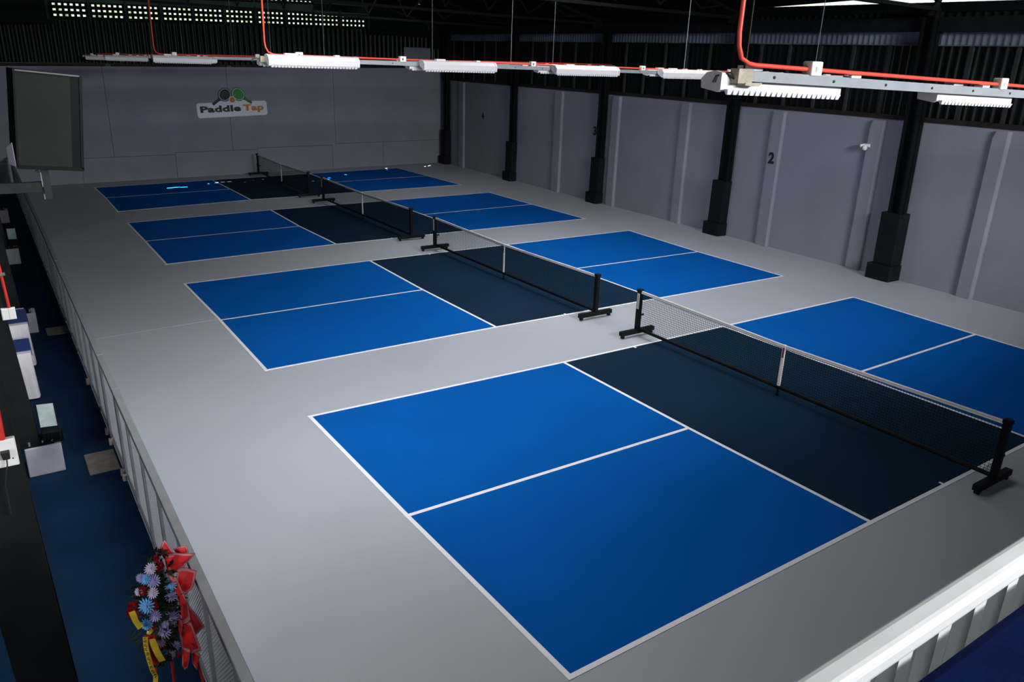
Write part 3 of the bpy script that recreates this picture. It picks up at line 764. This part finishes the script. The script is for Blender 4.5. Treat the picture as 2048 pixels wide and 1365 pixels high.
# ------------------------------------------------------------------ light rows
def fixture_mb(L, side, back):
    """wing shaped louvre light along +x from the origin; side -1 faces -y, +1 faces +y"""
    prof = [(0.00, 0.045), (0.05, 0.06), (0.13, 0.045), (0.175, 0.0), (0.165, -0.075), (0.14, -0.085), (0.02, -0.02)]
    if side > 0: prof = [(-0.004, 0.03), (0.04, 0.04), (0.10, 0.03), (0.135, 0.0), (0.13, -0.045), (0.02, -0.062), (-0.004, -0.05)]
    return [(s_*side, z) for s_, z in prof]
def make_fixture(x, y, z, L, side, label, group, slope=0.0, tex=True):
    t = thing('louvre_light', label, 'light', (x, y, z), group)
    pf = fixture_mb(L, side, None)
    def X(a, q): return Vector((x+a, y+q[0], z+q[1]+slope*a))
    c = MB(); n = len(pf)
    A = [X(0.03, q) for q in pf]; B = [X(L-.03, q) for q in pf]
    c.add(A+B, [(i, (i+1) % n, n+(i+1) % n, n+i) for i in range(n)])
    c.build('reflector', M_lamp, t)
    for a in (0.0, L-.03):
        c = MB(); c.prism([X(a, (q[0]*1.04, q[1]*1.08)) for q in pf], Vector((.03, 0, slope*.03))); c.build('end_cap', M_lamp, t)
    c = MB(); k = int(L/.047)
    for i in range(k):          # scalloped lower louvre edge
        a = .03+(L-.06)*i/k; wd = (L-.06)/k
        q = (0.165*side, -.078) if side < 0 else (0.0, -.050)
        c.add([X(a, q), X(a+wd, q), X(a+wd*.8, (q[0]-.012*side, q[1]-.028)), X(a+wd*.2, (q[0]-.012*side, q[1]-.028)),
               X(a, (q[0]-.03*side, q[1])), X(a+wd, (q[0]-.03*side, q[1])), X(a+wd*.8, (q[0]-.022*side, q[1]-.028)), X(a+wd*.2, (q[0]-.022*side, q[1]-.028))],
              [(0, 1, 2, 3), (7, 6, 5, 4), (0, 3, 7, 4), (1, 5, 6, 2), (3, 2, 6, 7)])
    o = c.build('louvre_edge', M_lamp, t)
    if tex and side < 0:        # raised cell rows on the face
        c = MB()
        for r_ in range(4):
            k0 = (r_+.5)/4; q = (0.175-0.010*k0+.003, 0.0-0.075*k0)
            for i in range(int(L/.05)):
                a = .05+.05*i
                if a > L-.09: break
                c.add([X(a, ((q[0])*side, q[1]+.006)), X(a+.03, ((q[0])*side, q[1]+.006)), X(a+.03, ((q[0])*side, q[1]-.005)), X(a, ((q[0])*side, q[1]-.005))], [(0, 1, 2, 3)])
        c.build('louvre_cells', mat('louvre cell shade', (.66, .64, .68), .5), t)['kind'] = 'stuff'
    c = MB(); c.box(x+L*.2, x+L*.32, y+side*.01, y+side*.08, z+.055+slope*L*.25, z+.08+slope*L*.25); c.build('mount_clip', M_lamp, t)
    c = MB(); c.box(x+L*.75, x+L*.8, y+side*.01, y+side*.08, z+.055+slope*L*.8, z+.075+slope*L*.8); c.build('mount_clip', M_white, t)
    return t
rows = [(-1.0, 'nearest row'), (7.1, 'second row'), (15.3, 'third row'), (23.4, 'fourth row'), (30.7, 'row by the sign wall')]
ZC = {-1.0: (4.935, -.0245), 7.1: (4.93, -.004), 15.3: (4.89, .008), 23.4: (4.85, .008), 30.7: (4.79, .006)}
def channel(y, x0, x1, label):
    z, sl = ZC[y]
    t = thing('light_channel', label, 'channel', ((x0+x1)/2, y, z), 'hung steel channels')
    zz = lambda x: z+sl*x
    c = MB(); h = .028
    c.hexa([(x0, y-.022, zz(x0)-h), (x1, y-.022, zz(x1)-h), (x1, y-.018, zz(x1)-h), (x0, y-.018, zz(x0)-h), (x0, y-.022, zz(x0)+h), (x1, y-.022, zz(x1)+h), (x1, y-.018, zz(x1)+h), (x0, y-.018, zz(x0)+h)])
    c.hexa([(x0, y+.018, zz(x0)-h), (x1, y+.018, zz(x1)-h), (x1, y+.022, zz(x1)-h), (x0, y+.022, zz(x0)-h), (x0, y+.018, zz(x0)+h), (x1, y+.018, zz(x1)+h), (x1, y+.022, zz(x1)+h), (x0, y+.022, zz(x0)+h)])
    c.hexa([(x0, y-.018, zz(x0)+h-.004), (x1, y-.018, zz(x1)+h-.004), (x1, y+.018, zz(x1)+h-.004), (x0, y+.018, zz(x0)+h-.004), (x0, y-.018, zz(x0)+h), (x1, y-.018, zz(x1)+h), (x1, y+.018, zz(x1)+h), (x0, y+.018, zz(x0)+h)])
    c.build('rail', M_galv, t)
    hang = {-1.0: (0.12, 4.6, 9.0), 7.1: (.1, 4.02, 8.0, 12.0), 15.3: (.1, 4.0, 7.0, 11.0), 23.4: (.1, 4.0), 30.7: (.5, 4.0)}[y]
    for i, x in enumerate(hang):
        c = MB(); c.bar((x, y, zz(x)+h), (x+.02, y, roof_z(x)-.05), .012 if i else .014, .006); c.build('hanger', M_stud if i == 0 else M_galv, t)
    c = MB()
    for i in range(int((x1-x0)/.55)):
        x = x0+.25+.55*i; c.cyl((x, y-.027, zz(x)), .009, .006, 6, 1)
    c.build('bolt', M_stud, t)
    if y in (-1.0, 7.1):
        c = MB(); c.box(x0-.055, x0+.06, y-.03, y+.03, zz(x0)-.04, zz(x0)+.035); c.prism([(x0, y-.035, zz(x0)-.036), (x0+.14, y-.035, zz(x0)-.036), (x0+.11, y-.035, zz(x0)-.055), (x0, y-.035, zz(x0)-.05)], (0, .07, 0)); c.build('end_bracket', M_rust, t)
        c = MB(); c.tube([(x0-.05, y, zz(x0)-.02), (x0-.09, y+.02, zz(x0)+.01), (x0-.14, y+.05, zz(x0)-.005), (x0-.15, y+.06, zz(x0)-.04)], .006, 6); c.build('wire_lead', M_ink, t)
def conduit(y, x0, x1, drop_x, boxes, label, m, zoff=.058, r=.0125):
    z, sl = ZC[y]; zz = lambda x: z+sl*x+zoff
    t = thing('overhead_conduit', label, 'conduit', (x0, y, z), 'red conduits on the light channels')
    c = MB(); pts = []
    if drop_x is not None:
        pts += [(drop_x-.02, y, 7.4), (drop_x-.04, y, 5.6), (drop_x-.045, y, zz(x0)+.16), (drop_x-.035, y, zz(x0)+.09), (drop_x-.005, y, zz(x0)+.03), (drop_x+.06, y, zz(x0)+.004)]
    n = 8
    xa = drop_x+.12 if drop_x is not None else x0
    for i in range(n+1):
        x = xa+(x1-xa)*i/n; pts.append((x, y, zz(x)))
    c.tube(pts, r, 8); c.build('pipe', m, t, smooth=True)
    for bx in boxes:
        c = MB(); c.box(bx-.05, bx+.05, y-.035, y+.035, zz(bx)-.035, zz(bx)+.045); jb = c.build('junction_box', M_white, t); bevel(jb, .008)
        c = MB(); c.box(bx-.018, bx+.0, y-.038, y-.034, zz(bx)-.012, zz(bx)+.016); c.build('knockout', M_ink if abs(y-7.1) < .1 else M_stitch, jb)
    k = int((x1-xa)/1.6)
    for i in range(k):
        x = xa+.9+1.6*i
        c = MB(); c.box(x-.05, x+.05, y-.03, y+.03, z+sl*x+.028, z+sl*x+.042); c.build('saddle', M_white, t)
channel(-1.0, .1, 13.4, 'grey steel channel of the nearest light row, end bracket in view')
channel(7.1, 0.0, 13.4, 'grey steel channel of the second light row')
channel(15.3, 0.0, 13.4, 'grey steel channel of the third light row')
channel(23.4, 0.0, 7.0, 'grey steel channel of the fourth light row')
channel(30.7, 0.4, 7.0, 'grey steel channel of the light row by the sign wall')
conduit(-1.0, .1, 13.3, .09, (.71, 2.97, 5.3), 'thick orange red conduit bending down onto the nearest light row', M_red)
conduit(7.1, 0.0, 13.3, .07, (.49, 2.07, 4.46, 6.93, 9.3), 'orange red conduit bending down onto the second light row', M_red)
conduit(15.3, 0.0, 13.3, .17, (.53, 2.36, 4.8), 'thin red conduit bending down onto the third light row', M_redd)
conduit(23.4, 0.0, 6.5, None, (.55, 2.6), 'thin red conduit along the fourth light row', M_redd)
conduit(30.7, 0.45, 6.5, None, (.72, 2.6), 'thin red conduit along the light row by the sign wall', M_redd)
GR = 'white louvred lights under the channels'
for i, x in enumerate((-.03, 2.17, 4.4, 6.7)):
    make_fixture(x, -.975, ZC[-1.0][0]+ZC[-1.0][1]*x-.024, 1.08, 1, 'white louvred light, %s along the nearest row from its bracket end' % ORD[i], GR, ZC[-1.0][1])
for i, x in enumerate((0.0, 2.33, 4.81, 7.27, 9.7, 12.0)):
    make_fixture(x, 7.07, ZC[7.1][0]+ZC[7.1][1]*x+.002, 1.30 if i < 2 else 1.4, -1, 'white louvred light, %s from the left on the near side of the second row' % ORD[i], GR)
for i, x in enumerate((-.05, 2.2, 4.6, 7.1, 9.5)):
    make_fixture(x, 7.13, ZC[7.1][0]-.025, 1.3, 1, 'white louvred light, %s from the left on the far side of the second row' % ORD[i], GR)
for i, x in enumerate((.05, 2.4)):
    make_fixture(x, 15.27, ZC[15.3][0]-.02, 1.25, -1, 'white louvred light, %s from the left on the near side of the third row' % ORD[i], GR, 0, i == 0)
for i, x in enumerate((.2, 2.5)):
    make_fixture(x, 15.33, ZC[15.3][0]-.03, 1.25, 1, 'white louvred light, %s from the left on the far side of the third row' % ORD[i], GR)
make_fixture(.17, 23.37, ZC[23.4][0]-.03, 1.2, -1, 'dim louvred light at the left end of the fourth row', GR, 0, False)
make_fixture(.47, 30.67, ZC[30.7][0]-.02, 1.2, -1, 'dim louvred light at the left end of the row by the sign wall', GR, 0, False)

# ------------------------------------------------------------------ sign on the back wall
t = thing('wall_sign', 'white sign reading PaddleTap with two crossed paddles and a ball', 'sign', BW(6.0, .02, 2.45))
ROT = math.radians(2.1)
def SG(a, b, o=0.02):      # a along the wall, b up, about the sign's centre, in metres
    ca, sa = math.cos(ROT), math.sin(ROT)
    return BW(6.01+a*ca-b*sa, o, 2.80+a*sa+b*ca)
def poly(pts, o0, o1, name, m):
    c = MB(); a = [SG(p[0], p[1], o0) for p in pts]; c.prism(a, BN*(o1-o0)); return c.build(name, m, t)
def rrect(x0, x1, y0, y1, r, n=5):
    o = []
    for cx, cy, s in ((x1-r, y0+r, -PI/2), (x1-r, y1-r, 0), (x0+r, y1-r, PI/2), (x0+r, y0+r, PI)):
        for k in range(n+1): a = s+PI/2*k/n; o.append((cx+r*math.cos(a), cy+r*math.sin(a)))
    return o
poly(rrect(-1.52, 1.52, -.32, .29, .11), 0, .02, 'board', M_signw)
poly([(-.75, .28), (-.55, .36), (.55, .36), (.75, .28)], 0, .02, 'board', M_signw)
def ell(cx, cy, ra, rb, ang, n=24): return [(cx+ra*math.cos(2*PI*k/n)*math.cos(ang)-rb*math.sin(2*PI*k/n)*math.sin(ang), cy+ra*math.cos(2*PI*k/n)*math.sin(ang)+rb*math.sin(2*PI*k/n)*math.cos(ang)) for k in range(n)]
for sgn, cx, cy, m1, m2 in ((1, -.275, .60, M_signk, M_signk), (-1, .305, .60, M_signg2, M_signg)):
    a = math.radians(35)*sgn
    def R_(p): return (cx+(p[0]*math.cos(a)-p[1]*math.sin(a)), cy+(p[0]*math.sin(a)+p[1]*math.cos(a)))
    s = -1 if sgn > 0 else 1
    poly(ell(cx, cy, .30, .275, a), .02, .024, 'paddle_edge', m1)
    poly([R_((s*.24, -.11)), R_((s*.24, .11)), R_((s*.36, .06)), R_((s*.68, .055)), R_((s*.68, -.055)), R_((s*.36, -.06))], .02, .026, 'paddle_handle', m1)
    poly(ell(cx, cy, .262, .235, a), .024, .027, 'paddle_rim', M_signw)
    poly(ell(cx, cy, .245, .218, a), .027, .03, 'paddle_face', m2)
poly(ell(.02, .375, .145, .145, 0), .02, .03, 'ball_rim', M_signw)
poly(ell(.02, .375, .118, .118, 0), .03, .034, 'ball', M_signo)
for k in range(5):
    a = 2*PI*k/5+.3; poly(ell(.02+.06*math.cos(a), .375+.06*math.sin(a), .018, .018, 0, 8), .034, .036, 'ball_hole', mat('sign brown', (.36, .10, .015), .5))
def sign_text(body, m, a, b, size, sx_):
    o0 = SG(a, b, .0225); ca, sa = math.cos(ROT), math.sin(ROT)
    ex = BT*ca + Vector((0, 0, 1))*sa; ey = -BT*sa + Vector((0, 0, 1))*ca
    mx = Matrix(((ex.x*sx_, ey.x, BN.x, o0.x), (ex.y*sx_, ey.y, BN.y, o0.y), (ex.z*sx_, ey.z, BN.z, o0.z), (0, 0, 0, 1)))
    return text('lettering', body, m, t, mx, size, .003, .017, 'LEFT')
sign_text('Paddle', M_signk, -1.40, -.09, .345, 1.80)
sign_text('Tap', M_signo, .47, -.09, .345, 1.62)

# ------------------------------------------------------------------ camera on the wall
t = thing('security_camera', 'small white security camera on the pilaster right of number 2', 'camera', RW(7.9, .1, 3.15))
y, z = 7.86, 3.24
c = MB(); rbox(c, y-.11, y+.09, .10, .13, z-.02, z+.06); bevel(c.build('mount', M_white, t), .008)
c = MB(); c.tube([RW(y, .13, z+.02), RW(y-.02, .2, z-.01)], .025, 8); c.build('arm', M_white, t)
c = MB(); p = RW(y-.03, .2, z-.10); c.lathe([(.03, 0), (.055, .02), (.06, .06), (.045, .11), (.02, .13)], p, 12); c.build('dome', M_white, t)
c = MB(); c.tube([RW(y+.05, .13, z+.02), RW(y+.10, .22, z+.0)], .04, 10); c.build('lens_barrel', M_white, t)

# ------------------------------------------------------------------ platform railing and table in the right corner
t = thing('railing', 'white painted railing with flat balusters at the bottom right', 'railing', (2.0, -3.45, 3.27))
c = MB(); c.box(-5.0, 15.2, -3.478, -3.428, 4.005, 4.052); bevel(c.build('handrail', M_railw, t), .014, 3)
c = MB(); c.box(-5.0, 15.2, -3.47, -3.44, 3.33, 3.37); c.build('bottom_rail', M_railw, t)
for k in range(-20, 130):
    x = -2.22+.13*k
    if not -4.9 < x < 10: continue
    c = MB(); c.box(x, x+.045, -3.470, -3.440, 3.37, 4.006); c.build('baluster', M_railw, t)
for x in (-4.95, -.6, 3.3, 7.2, 11.1, 15.1):
    c = MB(); c.box(x-.025, x+.025, -3.478, -3.428, 3.27, 4.01); c.build('post', M_railw, t)
t = thing('draped_table', 'table under a dark navy cloth against the white railing', 'table', (-1.4, -3.9, 3.27))
c = MB(); xs = [-2.45+.1*i for i in range(26)]; prof = [(-3.50, 3.30), (-3.505, 3.7), (-3.508, 3.96), (-3.515, 4.0), (-3.535, 4.014), (-3.6, 4.016), (-3.8, 4.016), (-4.3, 4.014), (-4.35, 3.98), (-4.36, 3.3)]
for x in xs:
    for j, (y, z) in enumerate(prof): c.v.append((x, y-(.004*abs(math.sin(x*17)) if j < 3 else 0), z))
n = len(prof)
for i in range(len(xs)-1):
    for j in range(n-1): c.f.append([i*n+j, (i+1)*n+j, (i+1)*n+j+1, i*n+j+1]); c.mi.append(0)
for i in (0, len(xs)-1): c.f.append([i*n+j for j in range(n)]); c.mi.append(0)
c.build('tablecloth', M_cloth, t, smooth=False)
for x in (-2.3, -.1):
    for y in (-3.6, -4.25):
        c = MB(); c.box(x-.02, x+.02, y-.02, y+.02, 3.27, 3.99); c.build('leg', M_blackmat, t)
# ------------------------------------------------------------------ flower stand by the fence
ROSES = [(-2.829, 1.279, 1.54, .024), (-2.815, 1.26, 1.479, .033), (-2.949, 1.225, 1.344, .031), (-2.892, 1.2, 1.211, .031), (-3.019, 1.258, 1.211, .041), (-2.809, 1.278, .838, .027), (-2.916, 1.216, 1.018, .02), (-2.879, 1.265, .797, .024), (-2.771, 1.3, .636, .024), (-3.045, 1.281, 1.152, .029)]
MUMS = [(-2.879, 1.25, 1.491, .043, 0), (-2.873, 1.222, 1.401, .045, 1), (-2.893, 1.206, 1.319, .041, 0), (-2.95, 1.255, 1.439, .031, 1), (-2.976, 1.242, 1.339, .029, 0), (-2.776, 1.246, 1.22, .041, 1), (-2.901, 1.203, 1.125, .043, 1), (-2.785, 1.256, 1.022, .049, 1), (-2.861, 1.238, .932, .056, 1), (-2.843, 1.231, 1.0, .029, 1), (-2.891, 1.25, .85, .045, 0), (-2.789, 1.3, .734, .045, 0), (-2.824, 1.3, .666, .036, 3), (-2.924, 1.237, 1.427, .038, 2), (-2.769, 1.255, 1.3, .042, 2), (-2.948, 1.209, 1.224, .054, 2), (-2.962, 1.22, 1.061, .04, 2)]
SHEETS = [[(-2.791, 1.33, 1.576), (-2.75, 1.33, 1.632), (-2.709, 1.33, 1.526), (-2.697, 1.33, 1.498), (-2.783, 1.33, 1.511)], [(-2.701, 1.36, 1.51), (-2.603, 1.36, 1.518), (-2.6, 1.36, 1.458), (-2.682, 1.36, 1.471)], [(-2.698, 1.32, 1.504), (-2.561, 1.32, 1.468), (-2.625, 1.32, 1.394), (-2.635, 1.32, 1.373), (-2.748, 1.32, 1.338), (-2.77, 1.32, 1.483)], [(-2.786, 1.31, 1.524), (-2.699, 1.31, 1.511), (-2.723, 1.31, 1.437), (-2.769, 1.31, 1.367), (-2.771, 1.31, 1.489)], [(-2.703, 1.3, 1.392), (-2.632, 1.3, 1.369), (-2.567, 1.3, 1.31), (-2.62, 1.3, 1.185), (-2.665, 1.3, 1.133), (-2.715, 1.3, 1.184), (-2.715, 1.3, 1.323)], [(-2.777, 1.27, 1.405), (-2.712, 1.27, 1.331), (-2.689, 1.27, 1.193), (-2.661, 1.27, 1.081), (-2.656, 1.27, .904), (-2.719, 1.27, .912), (-2.721, 1.27, 1.116), (-2.747, 1.27, 1.296)], [(-2.665, 1.34, 1.055), (-2.601, 1.34, .893), (-2.559, 1.34, .78), (-2.637, 1.34, .708), (-2.682, 1.34, .824)], [(-2.732, 1.28, .961), (-2.655, 1.28, .897), (-2.626, 1.28, .705), (-2.611, 1.28, .596), (-2.685, 1.28, .615), (-2.749, 1.28, .699), (-2.746, 1.28, .865)], [(-2.745, 1.27, .715), (-2.692, 1.27, .68), (-2.727, 1.27, .504), (-2.75, 1.27, .482), (-2.765, 1.27, .565)], [(-2.681, 1.3, .651), (-2.618, 1.3, .568), (-2.641, 1.3, .481), (-2.659, 1.3, .422), (-2.687, 1.3, .514)], [(-2.741, 1.26, 1.061), (-2.721, 1.26, .919), (-2.748, 1.26, .776), (-2.756, 1.26, .884)]]
RIBBONS = [('Y', [(-2.987, 1.17, .993), (-2.991, 1.17, .896), (-2.986, 1.17, .792), (-2.975, 1.17, .684), (-2.959, 1.17, .614), (-2.967, 1.17, .571), (-2.979, 1.17, .519), (-2.985, 1.17, .45)], .036), ('R', [(-2.962, 1.2, .97), (-2.963, 1.2, .87), (-2.955, 1.2, .774), (-2.926, 1.2, .698)], .063), ('Y', [(-2.948, 1.16, .958), (-2.935, 1.16, .877), (-2.918, 1.16, .797), (-2.902, 1.16, .733)], .05), ('Y', [(-3.044, 1.17, 1.239), (-3.033, 1.15, 1.181), (-3.025, 1.18, 1.129), (-3.005, 1.16, 1.081)], .045), ('Y', [(-2.973, 1.15, 1.046), (-2.956, 1.13, 1.046), (-2.934, 1.15, 1.044)], .027), ('R', [(-3.057, 1.19, 1.197), (-3.028, 1.18, 1.194), (-3.008, 1.19, 1.156)], .045)]
M_rose = mat('red rose', (.42, .006, .012), .55, var=.25, scale=40)
M_lav = [mat('pale lavender petals', (.60, .52, .72), .6, var=.12, scale=50), mat('lavender petals', (.36, .31, .62), .6, var=.15, scale=50), mat('sky blue petals', (.16, .47, .86), .6, var=.12, scale=50), mat('white petals', (.72, .72, .78), .6, var=.05, scale=50)]
M_leaf = mat('dark green leaf', (.006, .016, .005), .55, var=.4, scale=20)
M_wrap = mat('red mesh wrap', (.84, .016, .020), .55, var=.12, scale=12)
M_wrapb = mat('pale red wrap edge', (.72, .30, .30), .6, var=.15, scale=20)
M_wrapd = mat('deep red hem', (.50, .008, .012), .55)
M_yel = mat('yellow satin ribbon', (.62, .42, .03), .3, var=.2, scale=18)
M_rib = mat('red satin ribbon', (.45, .02, .012), .35, var=.2, scale=18)
t = thing('flower_stand', 'congratulation flower stand with red wrap and yellow ribbons against the fence', 'flower stand', (-2.82, 1.3, 0))
LOOK = Vector((-.45, -.72, .45)).normalized()
def basis(n):
    n = n.normalized(); a = n.cross(Vector((0, 0, 1))).normalized(); return a, n.cross(a).normalized(), n
def mum_mesh():
    c = MB()
    for ring, (k, r0_, r1_, h0, h1) in enumerate(((15, .25, 1.0, -.05, .02), (13, .18, .82, .05, .18), (10, .1, .58, .16, .34), (6, .03, .3, .3, .44))):
        for i in range(k):
            a = 2*PI*i/k+ring*.23; w0 = .10; ca, sa = math.cos(a), math.sin(a); rr = r1_*random.uniform(.9, 1.08)
            def P_(r, s, h): return (r*ca-s*sa, r*sa+s*ca, h)
            c.add([P_(r0_, -.04, h0), P_(r0_, .04, h0), P_(rr*.7, w0, h1*.8+h0*.2), P_(rr, 0, h1+.02), P_(rr*.7, -w0, h1*.8+h0*.2)], [(0, 1, 2, 3, 4)])
    return c
def rose_mesh():
    c = MB()
    for ring, (k, r, h, sp) in enumerate(((5, .95, .35, .75), (5, .72, .6, .6), (4, .48, .8, .45), (3, .26, .92, .3))):
        for i in range(k):
            a = 2*PI*i/k+ring*.55; pts = []
            for u in (-1, 0, 1):
                b = a+u*sp
                pts += [(r*.45*math.cos(b), r*.45*math.sin(b), -.1), (r*.95*math.cos(b), r*.95*math.sin(b), h*.5), (r*(1.05 if u == 0 else .95)*math.cos(b), r*(1.05 if u == 0 else .95)*math.sin(b), h-(.12 if u else 0))]
            c.add(pts, [(0, 3, 4, 1), (3, 6, 7, 4), (1, 4, 5, 2), (4, 7, 8, 5)])
    return c
def place(me, name, m, p, r, n):
    a, b, nn = basis(n)
    o = bpy.data.objects.new(name, me); COL.objects.link(o); o.parent = t
    sp = random.uniform(0, 6.28); a2 = a*math.cos(sp)+b*math.sin(sp); b2 = nn.cross(a2)
    q = Vector(p)-gorg(t)
    o.matrix_local = Matrix(((a2.x*r, b2.x*r, nn.x*r, q.x), (a2.y*r, b2.y*r, nn.y*r, q.y), (a2.z*r, b2.z*r, nn.z*r, q.z), (0, 0, 0, 1)))
    return o
mums = []
for m_ in M_lav:
    o = mum_mesh().build('flower', m_, None); mums.append(o.data); bpy.data.objects.remove(o)
o = rose_mesh().build('flower', M_rose, None, True); rose_me = o.data; bpy.data.objects.remove(o)
CEN = Vector((-2.80, 1.45, 1.08))
for x, y, z, r, k in MUMS: place(mums[k], 'chrysanthemum', None, (x, y-.01, z), r*1.18, LOOK*1.6+(Vector((x, y, z))-CEN).normalized()*.6)
for x, y, z, r in ROSES: place(rose_me, 'rose', None, (x, y-.005, z), r*1.12, LOOK*1.4+(Vector((x, y, z))-CEN).normalized()*.6)
c = MB()
for i in range(330):
    th = random.uniform(0, 2*PI); rr = math.sqrt(random.random())
    cz = 1.09+.50*rr*math.sin(th); cx = -2.865+.035*((cz-1.09)/.5) + (.155 if cz > .8 else .11)*rr*math.cos(th)
    p = Vector((cx, 1.30-.07*(1-rr*rr)+random.uniform(-.01, .03), cz))
    d = Vector((math.cos(th)*.7+random.uniform(-.7, .7), random.uniform(-.6, .1), math.sin(th)*.7+random.uniform(-.7, .7))).normalized(); s = d.cross(LOOK).normalized(); L = random.uniform(.035, .075); wd = L*.22
    c.add([p, p+d*L*.45+s*wd+LOOK*.006, p+d*L, p+d*L*.45-s*wd+LOOK*.006], [(0, 1, 2, 3)])
o = c.build('foliage', M_leaf, t); o['kind'] = 'stuff'
c = MB(); c.lathe([(.03, 0), (.08, .12), (.09, .45), (.06, .7), (.02, .78)], (-2.83, 1.45, .62), 10); c.build('foam_core', M_leaf, t)
for si, P_ in enumerate(SHEETS):
    c = MB(); pts = [Vector(p) for p in P_]; n = len(pts); cen = sum(pts, Vector())/n; bul = Vector((-.01, -.045, .01))
    def ringp(k, q): return [cen+(p-cen)*k + bul*(1-k)*q + Vector((0, .018*math.sin(i*2.3+si), 0)) for i, p in enumerate(pts)]
    # smoothly subdivided outline
    def sub(L):
        o_ = []
        for i in range(len(L)):
            a, b = L[i], L[(i+1) % len(L)]; o_ += [a, a*.5+b*.5+Vector((0, .012*math.sin(i*1.7+si*2), 0))]
        return o_
    r1_, r2_, r3_, r4_ = sub(ringp(1.0, 1)), sub(ringp(.95, 1)), sub(ringp(.78, 1)), sub(ringp(.4, 1.1)); m = len(r1_)
    st = len(c.v); c.v += [tuple(p) for p in r1_+r2_+r3_+r4_] + [tuple(cen+bul*.8)]
    for k, mi in ((0, 2), (1, 1), (2, 0)):
        for i in range(m): c.f.append([st+k*m+i, st+k*m+(i+1) % m, st+(k+1)*m+(i+1) % m, st+(k+1)*m+i]); c.mi.append(mi)
    for i in range(m): c.f.append([st+3*m+i, st+3*m+(i+1) % m, st+4*m]); c.mi.append(0)
    o = c.build('wrap_sheet', [M_wrap, M_wrapb, M_wrapd], t, True)
for ri, (k, path, wd) in enumerate(RIBBONS):
    c = MB(); pts = [Vector(p) for p in path]; st = 0
    for i, p in enumerate(pts):
        d = (pts[min(i+1, len(pts)-1)]-pts[max(0, i-1)]).normalized(); s = d.cross(LOOK).normalized()
        yo = Vector((0, .010*math.sin(i*1.9+ri), 0))
        c.v += [tuple(p-s*wd/2+yo), tuple(p+LOOK*.006+yo), tuple(p+s*wd/2+yo)]
    for i in range(len(pts)-1):
        for j in (0, 1): c.f.append([3*i+j, 3*i+j+1, 3*i+4+j, 3*i+3+j]); c.mi.append(0)
    rb = c.build('ribbon', M_yel if k == 'Y' else M_rib, t, True)
    if ri == 0:
        g = MB()
        for i in range(22):
            q = i/22*4.0+.15; a = int(q); p = pts[a].lerp(pts[a+1], q-a) + LOOK*.0085+Vector((0, .010*math.sin(q*1.9+ri)-.002, 0)); d = (pts[a+1]-pts[a]).normalized(); s = d.cross(LOOK).normalized()
            hw = wd*(.24 if i % 3 else .16)
            g.bar(p-s*hw, p+s*hw+d*(.008 if i % 2 else -.004), .0045, .001, LOOK)
            if i % 3 == 1: g.bar(p-s*hw, p-s*hw+d*.012, .0035, .001, LOOK)
        g.build('print', M_ink, rb)
for a, b in (((-2.68, 1.33, .9), (-2.60, 1.30, 0)), ((-2.90, 1.35, .9), (-3.00, 1.28, 0)), ((-2.80, 1.42, .9), (-2.80, 1.62, 0))):
    c = MB(); c.tube([a, b], .011, 8); c.build('leg', M_wrapd, t)
